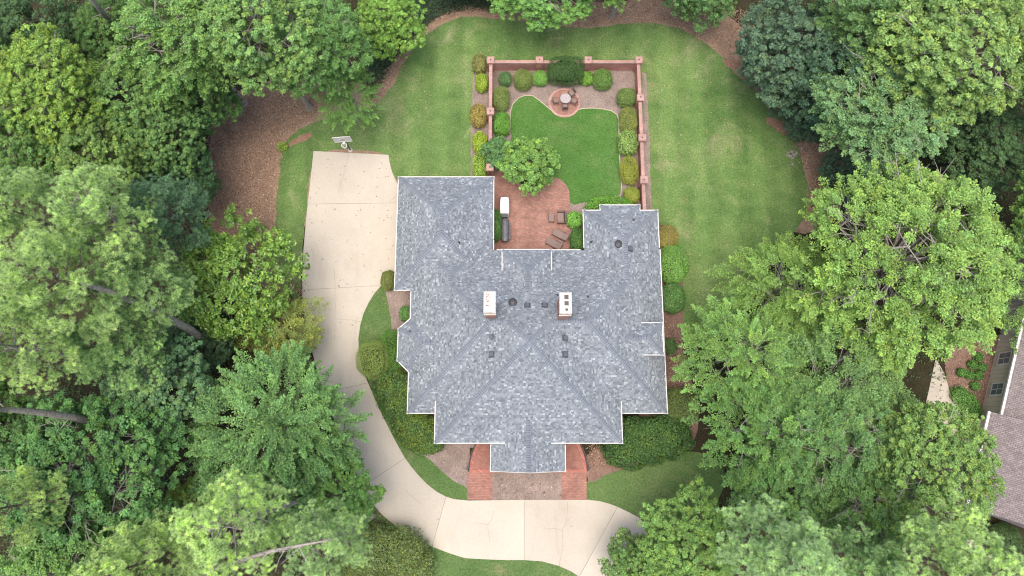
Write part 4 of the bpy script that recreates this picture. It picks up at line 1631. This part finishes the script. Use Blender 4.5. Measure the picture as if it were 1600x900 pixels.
tree('crape', 985, 880, 42, 6, (.13, .18, .07), 'thin light tree overhanging the driveway end', 'tree')
tree('fine', 1030, 900, 60, 8, (.1, .165, .05), 'tree cut by bottom edge right of driveway', group=GW)
tree('pine3', 1215, 865, 92, 22, (0.320, 0.397, 0.211), 'pale puffy pine at the bottom right', group=GP)
tree('pine', 1475, 880, 96, 23, (0.381, 0.444, 0.211), 'pale pine at the bottom right corner, by neighbouring walk', group=GP)
tree('pine3', 1350, 890, 72, 19, (0.300, 0.379, 0.190), 'pine between the other two at the bottom right', group=GP)
tree('elm2', 1588, 430, 84, 13, (.14, .205, .06), 'bright tree at the right edge above the neighbouring house', group=GW)
tree('oak', 1700, 330, 110, 15, G1, 'tree cut by the right edge', group=GW)
tree('oak2', 1680, 60, 110, 17, G1, 'tree beyond the upper right corner', group=GW)
# patio tree
tree('crape', 828, 253, 45, 4.6, (.115, .19, .05), 'bushy tree in the round brick planter', 'tree', name='patio_tree')
tree('crape', 776, 234, 25, 3.2, (.085, .155, .06), 'darker leafy shrub over the west garden wall', 'shrub', name='leafy_shrub')

# leaning bare trunks
for pts, rr_, lab in (([(120, -35, 19), (143, 0, 17), (165, 25, 13), (190, 50, 8), (196, 60, 0)], .3, 'bare grey leaning trunk at the top left'),
                      ([(-20, 640, 20), (15, 640, 18.5), (60, 644, 16), (110, 651, 13.5), (150, 661, 10), (185, 690, 0)], .33, 'pale leaning pine trunk at the left edge'),
                      ([(90, 430, 22), (170, 455, 19), (205, 470, 16), (250, 490, 12), (297, 515, 8), (330, 540, 0)], .36, 'leaning brown pine trunk below the magnolia'),
                      ([(300, 905, 20), (355, 882, 20.5), (420, 862, 21), (480, 850, 21), (520, 843, 21.2)], .2, 'bare grey limb across the bottom pines')):
    P3 = [(*plan(a, c_, z), z) for a, c_, z in pts]
    root = empty('bare_trunk', P3[-1])
    tag(root, lab, 'trunk')
    n = len(P3)
    L3 = [(p[0] - P3[-1][0], p[1] - P3[-1][1], p[2] - P3[-1][2]) for p in P3]
    mb = MB().tube(L3, [rr_ * (.45 + .6 * k / (n - 1)) if P3[-1][2] == 0 else rr_ * (1 - .8 * k / (n - 1)) for k in range(n)], 9)
    mb.build('trunk', M['bark_grey'], root, True)
    r = random.Random(int(pts[0][0]) + 500)
    for k in range(9):
        i = r.randrange(0, n - 2)
        s_ = Vector(L3[i]).lerp(Vector(L3[i + 1]), r.random())
        d_ = Vector((r.uniform(-1, 1), r.uniform(-1, 1), r.uniform(.1, .8))).normalized() * r.uniform(.7, 2.2)
        e_ = s_ + d_
        m2 = s_ + d_ * .5 + Vector((r.uniform(-.2, .2), r.uniform(-.2, .2), .1))
        MB().tube([s_, m2, e_], [.035, .022, .008], 5).build('branch', M['twig'], root)

# ------------------------------------------------------------------ shrubs
def shrub(name, px, py, rx, ry, h, col, label, leaf=.085, dens=1.0, power=2.4, white=0.0, hue=(.5, .12), bump=.05, cat='shrub', group=None, blobs=None, rz=0.0, loose=.06, bvar=.17, patch=0.0):
    zc = h * .55
    m_ = mpp(px, py, zc)
    x, y = plan(px, py, zc)
    r = np.random.default_rng(int(px * 31 + py))
    t = empty(name, (x, y, 0), rz)
    tag(t, label, cat, group)
    bl = blobs or [(0, 0, rx, ry, 1.0)]
    P, Nn, S, Bv, Hv, Wv = [], [], [], [], [], []
    core = MB()
    for (ox, oy, bx, by, hk) in bl:
        a, b_, c_ = bx * m_, by * m_, h * hk * .55
        o3 = np.array([ox * m_, -oy * m_, h * hk * .45])
        area = 4 * math.pi * ((a * b_) ** 1.6 / 3 + (a * c_) ** 1.6 / 3 + (b_ * c_) ** 1.6 / 3) ** (1 / 1.6) * .75
        n = int(min(12000, 4.2 * dens * area / (leaf * leaf * .5)))
        d = rand_dirs(n, r)
        d[:, 2] = np.where((d[:, 2] < -.5), -d[:, 2], d[:, 2])
        k = (np.abs(d) ** power).sum(1) ** (-1 / power)
        wob = 1 + bump * (np.sin(d[:, 0] * 5 + px) * np.cos(d[:, 1] * 6 + py) + .6 * np.sin(d[:, 1] * 11 + d[:, 2] * 7 + px) + .5 * np.cos(d[:, 0] * 13 - d[:, 2] * 9))
        p = d * (k * wob * r.uniform(.9, 1.0 + loose, n))[:, None] * np.array([a, b_, c_])
        P.append(p + o3)
        nn_ = unit(d / np.array([a, b_, c_]))
        Nn.append(nn_ * .9 + np.array([0, 0, .25]) + r.normal(size=(n, 3)) * .55)
        S.append(leaf * r.uniform(.7, 1.3, n))
        pt = np.sin(d[:, 0] * 4.3 + py) * np.sin(d[:, 1] * 3.7 + px * .7)
        Bv.append(.45 + r.normal(0, bvar, n) + .05 * pt)
        Hv.append(hue[0] + r.normal(0, hue[1], n) + patch * pt)
        Wv.append((r.random(n) < white).astype(float))
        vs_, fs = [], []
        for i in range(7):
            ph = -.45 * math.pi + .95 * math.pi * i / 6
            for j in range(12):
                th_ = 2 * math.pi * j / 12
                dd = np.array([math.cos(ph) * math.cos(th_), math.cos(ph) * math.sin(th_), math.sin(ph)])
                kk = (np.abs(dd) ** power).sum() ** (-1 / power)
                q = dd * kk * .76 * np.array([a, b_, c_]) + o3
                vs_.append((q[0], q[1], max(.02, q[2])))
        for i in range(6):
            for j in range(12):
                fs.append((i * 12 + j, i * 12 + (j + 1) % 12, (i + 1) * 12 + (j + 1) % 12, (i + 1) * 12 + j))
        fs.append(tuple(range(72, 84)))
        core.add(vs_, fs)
    P, Nn = np.vstack(P), np.vstack(Nn)
    S, Bv, Hv, Wv = np.hstack(S), np.hstack(Bv), np.hstack(Hv), np.hstack(Wv)
    keep = P[:, 2] > .02
    P, Nn, S, Bv, Hv, Wv = P[keep], Nn[keep], S[keep], Bv[keep], Hv[keep], Wv[keep]
    S = np.where(Wv > 0, .1, S)
    P[:, 2] += Wv * .04
    me = np_mesh('foliage', leaf_quads(P, Nn, S, r, .6), 4, [M['leaf']], leaf_cols(len(P), r, Bv, Hv, Wv))
    o = bpy.data.objects.new('foliage', me)
    o.color = (col[0] * 1.3, col[1] * 1.4, col[2] * 1.35, 1)
    link(o, t)
    core.build('inner_twigs', M['core'], t)
    return t


OL, BG, DG, YL = (.15, .175, .045), (.105, .2, .035), (.055, .1, .03), (.2, .25, .04)
GS = 'clipped courtyard shrubs'
shrub('clipped_shrub', 789, 123, 9.5, 11, 1.1, (.07, .125, .045), 'small dark green shrub in the courtyard wall corner', group=GS)
shrub('clipped_shrub', 817, 124, 14.5, 16, 1.5, (.13, .165, .045), 'olive clipped ball shrub against back wall, left', .06, group=GS)
shrub('clipped_shrub', 844, 122, 12, 11.5, 1.1, (.115, .215, .045), 'bright green ball right of the olive ball', group=GS)
shrub('clipped_shrub', 884, 110, 27.5, 21, 2.3, (.045, .085, .025), 'large dark clipped shrub at centre of back wall', power=3, group=GS)
shrub('clipped_shrub', 916, 122, 11, 10.5, 1.0, (.12, .215, .035), 'small yellow green ball right of the large dark shrub', group=GS)
shrub('clipped_shrub', 941.5, 123.5, 15, 16, 1.5, (.1, .165, .04), 'green clipped ball against back wall, rightmost', .06, group=GS)
shrub('clipped_shrub', 979, 152, 14.5, 15, 1.5, (.115, .16, .045), 'green ball beside right wall, uppermost', .06, group=GS)
shrub('clipped_shrub', 783, 154, 12.5, 19, 1.4, (.13, .165, .045), 'long olive mound beside left wall', .06, power=2.8, group=GS)
shrub('clipped_shrub', 784, 193, 12.5, 18, 1.3, (.085, .185, .03), 'bright green boxy mound beside left wall', power=3, group=GS)
shrub('clipped_shrub', 982, 188, 13.5, 20, 1.4, (.15, .17, .045), 'olive mound with yellow end beside right wall', .06, power=2.8, group=GS, patch=.15)
shrub('clipped_shrub', 981, 223, 14.5, 18, 1.5, (.15, .215, .06), 'variegated pale leaved boxy shrub beside right wall', .14, power=3.4, group=GS, bvar=.22)
shrub('clipped_shrub', 983, 266, 14, 22, 1.3, (.19, .2, .035), 'yellow olive long mound beside right wall', .06, power=2.6, group=GS)
shrub('clipped_shrub', 987, 305, 12, 13, 1.2, (.18, .2, .035), 'yellow olive ball beside right wall, lowest', .06, group=GS)
shrub('mounded_shrub', 952, 324, 36, 18, 1.6, (.1, .21, .03), 'wide bright green mound under the east wing eave', power=2.3, white=.004)
GO = 'shrubs outside the west garden wall'
shrub('loose_shrub', 749, 100, 10, 14, 1.4, (.15, .15, .055), 'reddish olive shrub outside the wall, uppermost', .1, group=GO, hue=(.6, .22), loose=.15)
shrub('loose_shrub', 752.5, 129, 9, 14, 1.1, (.19, .25, .03), 'yellow green shrub outside the wall, second from top', .1, group=GO, loose=.12)
shrub('loose_shrub', 748, 180, 12, 17, 1.4, (.19, .16, .055), 'bronze tinted shrub outside the wall, middle', .1, group=GO, hue=(.65, .22), loose=.15)
shrub('loose_shrub', 749.5, 222, 10.5, 15, 1.2, (.2, .26, .03), 'yellow shrub outside the wall, above the low hedge', .1, group=GO, loose=.15)
shrub('low_hedge', 749.5, 260, 10.5, 22, .9, (.16, .24, .04), 'low yellow green hedge ending at garage eave', .1, power=3.5, group=GO)
shrub('clipped_hedge', 775, 352, 8.5, 23, 1.5, (.06, .125, .03), 'dark rounded hedge between garage and grill', power=2.8, cat='hedge')
shrub('round_shrub', 898, 343, 12.5, 12.5, 1.2, (.12, .24, .045), 'bright green round shrub behind the club chair', .12)
shrub('clipped_hedge', 905, 376, 13.5, 19, 1.6, (.06, .12, .03), 'dark clipped hedge between loungers and east wing', power=3, cat='hedge')
shrub('loose_shrub', 1041, 371, 17, 19, 1.6, (.16, .14, .045), 'bronze olive shrub at the east wing corner', .1, hue=(.6, .2), loose=.12)
shrub('flowering_shrub', 1051, 412, 24, 30, 1.9, (.1, .19, .04), 'large green shrub with white flowers on east side', .11, white=.004)
shrub('flowering_shrub', 1051, 465, 19, 23, 1.6, (.065, .13, .035), 'dark round shrub with few white flowers, east side', .1, white=.003)
shrub('loose_shrub', 1047, 541, 9, 11, .9, (.08, .13, .04), 'small green shrub by the east dormer', .1, loose=.2)
shrub('loose_shrub', 1062, 634, 28, 26, 1.6, (.085, .115, .04), 'olive shrub under the feathery tree near house corner', .11, loose=.12, hue=(.6, .18))
shrub('azalea_hedge', 1012, 690, 60, 36, 2.0, (.045, .085, .022), 'wide mounded hedge right of the porch', .15, .9, 2.4, 0, (.5, .16), .09, 'hedge', loose=.16, bvar=.24,
      blobs=[(-32, 14, 34, 25, 1.0), (0, 0, 36, 30, 1.05), (32, -8, 34, 30, 1.0), (-10, -14, 40, 22, .9)], patch=.2)
shrub('azalea_hedge', 612, 612, 26, 36, 1.7, (.058, .098, .025), 'speckled hedge beside driveway bend, upper one', .15, .9, 2.4, 0, (.54, .2), .09, 'hedge', loose=.16, bvar=.24,
      blobs=[(0, -8, 27, 26, 1.0), (14, 18, 30, 26, 1.0), (25, 8, 22, 30, 1.0)], patch=.25)
shrub('azalea_hedge', 655, 672, 34, 30, 1.6, (.065, .105, .026), 'speckled hedge beside front block corner, lower one', .15, .9, 2.4, 0, (.54, .2), .09, 'hedge', loose=.16, bvar=.24,
      blobs=[(-14, -10, 26, 24, 1.0), (4, 6, 32, 26, 1.0), (16, 18, 20, 16, .9)], patch=.25)
shrub('topiary_ball', 582.5, 561, 26.5, 30, 3.2, (.15, .195, .05), 'large round clipped topiary at the driveway edge', .07, power=2.1, bump=.03)
shrub('round_shrub', 614, 548, 23, 33, 1.7, (.075, .155, .03), 'bright dark mound between topiary and west bay', .07, bump=.03)
shrub('round_shrub', 606.5, 438, 11, 15, 1.7, (.125, .14, .04), 'olive clipped shrub at the garage south corner', .08)
shrub('round_shrub', 634, 490, 10, 12, 1.0, (.08, .15, .045), 'small green shrub beside the west link wall', .1)
shrub('flowering_shrub', 605, 872, 62, 56, 2.6, (.1, .135, .045), 'big loose shrub with white blooms below the driveway', 0.16, .9, 2.2, .004, (.55, .18), .12, loose=.2, bvar=.16,
      blobs=[(0, 0, 50, 42, 1.0), (-25, 25, 40, 36, .9), (28, 12, 38, 36, .85), (-30, -20, 28, 26, .8)])
shrub('round_shrub', 1298, 277, 13, 13, 1.2, (.1, .19, .03), 'small bright shrub on the straw by the maple', .1, loose=.15)
shrub('weed_clump', 441, 229, 7, 6, .4, (.16, .22, .04), 'yellow green weed clump at the brown bed edge', .1, loose=.3, cat='plant')

# ------------------------------------------------------------------ ground stuff: dry leaves, ivy, undergrowth
def in_poly(P, poly):
    x, y = P[:, 0], P[:, 1]
    c_ = np.zeros(len(P), bool)
    n = len(poly)
    for i in range(n):
        x0, y0 = poly[i]
        x1, y1 = poly[(i + 1) % n]
        hit = ((y0 > y) != (y1 > y)) & (x < (x1 - x0) * (y - y0) / (y1 - y0 + 1e-12) + x0)
        c_ ^= hit
    return c_


def scatter(polys_px, n, r, edge_noise=0.0):
    out = []
    for poly, k in zip(polys_px, n):
        pl = np.array(plans(poly))
        lo, hi = pl.min(0), pl.max(0)
        P = r.uniform(lo, hi, (k * 4, 2))
        P = P[in_poly(P + r.normal(0, edge_noise, P.shape), pl)][:k]
        out.append(P)
    return np.vstack(out)


r = np.random.default_rng(77)
LIT = [[(325, 150), (385, 150), (450, 120), (520, 140), (492, 178), (452, 205), (437, 240), (431, 300), (428, 400), (380, 420), (320, 400)],
       [(575, 172), (600, 148), (620, 115), (632, 90), (655, 60), (690, 35), (720, 22), (750, 22), (850, 34), (900, 42), (960, 36), (1045, 37), (1110, 72), (1165, 115), (1195, 160), (1245, 235), (1275, 320), (1320, 310), (1280, 190), (1200, 100), (1170, 20), (1050, -20), (720, 5), (660, 30), (612, 100), (570, 150)],
       [(440, 420), (475, 440), (492, 570), (400, 560), (380, 480)], [(914, 738), (1090, 640), (1066, 500), (1040, 500), (1045, 650), (915, 690)], [(560, 760), (640, 860), (540, 830)],
       [(470, 240), (620, 245), (610, 480), (470, 560)], [(1480, 540), (1560, 540), (1530, 660), (1480, 640)], [(620, 120), (740, 40), (1000, 40), (1240, 230), (1060, 500), (1010, 90), (700, 90), (640, 260)], [(770, 740), (878, 740), (878, 780), (770, 780)], [(640, 700), (730, 760), (735, 700), (700, 690)]]
P = scatter(LIT, [26000, 24000, 3000, 2500, 400, 130, 500, 420, 160, 60], r, .25)
n = len(P)
z = np.full(n, .03) + r.uniform(0, .03, n)
zz = np.column_stack([P, z + .02])
nr = np.column_stack([r.normal(0, .35, n), r.normal(0, .35, n), np.ones(n)])
q = leaf_quads(zz, nr, r.uniform(.08, .19, n), r, .6)
c = leaf_cols(n, r, np.clip(r.normal(.45, .24, n), 0, 1), np.full(n, .5))
o = link(bpy.data.objects.new('leaf_litter', np_mesh('leaf_litter', q, 4, [M['litter']], c)))
tag(o, 'dry brown leaves strewn over straw beds and woodland edge', 'leaf litter', kind='stuff')

IVY = [[(575, 158), (598, 126), (612, 98), (630, 72), (655, 46), (690, 23), (740, 12), (795, 20), (800, -30), (600, -30), (560, 80)]]
P = scatter(IVY, [16000], r, .2)
n = len(P)
zz = np.column_stack([P, r.uniform(.06, .32, n)])
nr = np.column_stack([r.normal(0, .4, n), r.normal(0, .4, n), np.ones(n)])
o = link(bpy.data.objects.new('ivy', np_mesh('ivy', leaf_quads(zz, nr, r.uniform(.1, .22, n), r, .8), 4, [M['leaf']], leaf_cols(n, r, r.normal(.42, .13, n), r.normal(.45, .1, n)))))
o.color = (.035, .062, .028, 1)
tag(o, 'dark ivy ground cover along the top lawn edge', 'ivy', kind='stuff')

UND = [[(-60, -40), (600, -40), (560, 90), (430, 115), (370, 140), (320, 200), (325, 400), (270, 420), (380, 560), (500, 700), (560, 780), (560, 940), (-60, 940)],
       [(1160, -40), (1660, -40), (1660, 500), (1560, 520), (1480, 560), (1440, 700), (1520, 900), (1660, 940), (1050, 940), (1100, 800), (1140, 700), (1100, 560), (1260, 360), (1320, 300), (1230, 120)]]
C = scatter(UND, [2600, 2200], r)
k = 20
n = len(C) * k
cr = r.uniform(.35, 1.1, len(C)).repeat(k)
d = rand_dirs(n, r)
d[:, 2] = np.abs(d[:, 2])
P3 = np.column_stack([C.repeat(k, 0), np.zeros(n)]) + d * (cr * r.uniform(.4, 1, n))[:, None] * [1, 1, .8] + [0, 0, .05]
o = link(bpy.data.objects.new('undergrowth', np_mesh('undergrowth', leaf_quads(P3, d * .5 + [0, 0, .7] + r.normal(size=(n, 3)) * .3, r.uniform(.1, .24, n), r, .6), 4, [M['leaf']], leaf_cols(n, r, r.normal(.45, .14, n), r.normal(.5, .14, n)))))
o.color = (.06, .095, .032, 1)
tag(o, 'low leafy undergrowth on the shaded woodland floor', 'undergrowth', kind='stuff')

# ------------------------------------------------------------------ neighbouring house
A = Vector(plan(1529, 658))
Bp = Vector(plan(1560, 528))
dv = (Bp - A).normalized()
ang = math.atan2(dv.y, dv.x)
nh = empty('neighbor_house', (A.x, A.y, 0), ang)           # local x runs along the wall, local -y into the house
tag(nh, 'neighbouring house with mauve roof and beige siding at right edge', 'house')
LW = 20.0
NE_ = 3.35
MB().box((LW / 2, -6.05, NE_ / 2 - .1), (LW, 12, NE_ - .2)).build('wall', M['siding'], nh)
wl = nh.children[0]
for k in range(44):
    MB().box((.25 + k * .45, -.035, 1.42), (.4, .03, 2.8)).build('siding_board', M['siding'], wl)
for wx in (3.0, 6.0, 9.4, 13.0):
    MB().box((wx, .03, 1.6), (1.3, .1, 1.7)).build('window', M['white'], nh)
    wo = [c_ for c_ in nh.children if c_.name.startswith('window')][-1]
    for sx in (-.27, .27):
        for sz in (-.36, .36):
            MB().box((wx + sx, .06, 1.6 + sz), (.48, .06, .66)).build('pane', M['glass'], wo)


def gable(x0, x1, y0, y1, ze, pitch=.55, nm='roof'):
    ym = (y0 + y1) / 2
    zr = ze + pitch * (y0 - y1) / 2
    mb = MB()
    mb.add([(x0, y0, ze), (x1, y0, ze), (x1, ym, zr), (x0, ym, zr), (x1, y1, ze), (x0, y1, ze),
            (x0, y0, ze - .2), (x1, y0, ze - .2), (x1, y1, ze - .2), (x0, y1, ze - .2)],
           [(1, 0, 3, 2), (2, 3, 5, 4), (0, 1, 7, 6), (4, 5, 9, 8), (0, 6, 9, 5, 3), (1, 2, 4, 8, 7), (6, 7, 8, 9)])
    o = mb.build(nm, M['tile'], nh)
    MB().box(((x0 + x1) / 2, y0 + .09, ze - .02), (x1 - x0, .2, .18)).build('gutter', M['white'], o)
    return o


gable(.35, LW + .5, .28, -12.5, NE_)
MB().box((-3.9, -5.2, 1.4), (7.6, 11.9, 2.8)).build('wall', M['siding'], nh)
gable(-8.2, .3, 1.35, -11.6, NE_ + .05)
# neighbour's walk, bed and plants
sheet('neighbor_bed', ragged(plans([(1475, 540), (1580, 520), (1535, 655), (1524, 650), (1500, 630), (1478, 600)]), .5, .05, 41), .012, M['mulch_red'], 'red mulch bed along the neighbouring wall')
mb = MB()
mb.prism(plans([(1462, 560), (1476, 585), (1484, 612), (1496, 632), (1512, 648), (1530, 660), (1528, 690), (1470, 700), (1440, 660)]), 0, .03)
tag(mb.build('neighbor_walk', M['concrete']), 'pale concrete walk by the neighbouring house', kind='structure')
mb = MB()
mb.prism(plans([(1500, 830), (1530, 850), (1560, 868), (1595, 888), (1640, 910), (1640, 925), (1588, 893), (1530, 868), (1490, 850)]), 0, .03)
tag(mb.build('neighbor_path', M['kerb']), 'shaded concrete path at the bottom right corner', kind='structure')
for i, (px, py, w) in enumerate(((1529, 558, 'topmost'), (1520, 570, 'second from top'), (1535, 574, 'nearest the upper window'), (1503, 582, 'leftmost'), (1516, 586, 'in the middle of the bed'), (1529, 587, 'lower right'), (1524, 603, 'lowest'))):
    shrub('bedding_plant', px, py, 6.0, 6.0, .6, (.07, .15, .035), 'small round bedding plant in neighbouring bed, ' + w, .11, loose=.25, cat='plant', group='bedding plants by the neighbouring wall')
shrub('low_hedge', 1511, 628, 13, 24, .9, (.075, .155, .035), 'low green hedge beside the neighbouring walk', .1, loose=.2, rz=rad(38), cat='hedge')
shrub('loose_shrub', 1568, 845, 24, 22, 1.6, (.05, .085, .03), 'dark shrub beside the neighbouring path', .12, loose=.2)

# small things on the lawn
b = MB()
rl = random.Random(3)
px0 = plan(868, 70)
for k in range(60):
    x, y = px0[0] + rl.gauss(0, .4), px0[1] + rl.gauss(0, .55)
    b.tube([(x, y, .02 + rl.random() * .1), (x + rl.uniform(-.3, .3), y + rl.uniform(-.3, .3), .05 + rl.random() * .15)], .015, 4)
tag(b.build('twig_pile', M['bark']), 'heap of dry twigs on the lawn behind the courtyard', 'twigs', kind='stuff')
b = MB()
px0 = plan(1242, 245)
for k in range(14):
    x, y = px0[0] + rl.gauss(0, .4), px0[1] + rl.gauss(0, .35)
    b.lathe([(.12, 0), (.16, .08), (.1, .17), (.03, .2)], 7, (x, y, 0))
tag(b.build('stone_heap', M['bark_grey']), 'heap of stones at the east edge of lawn', 'stones', kind='stuff')
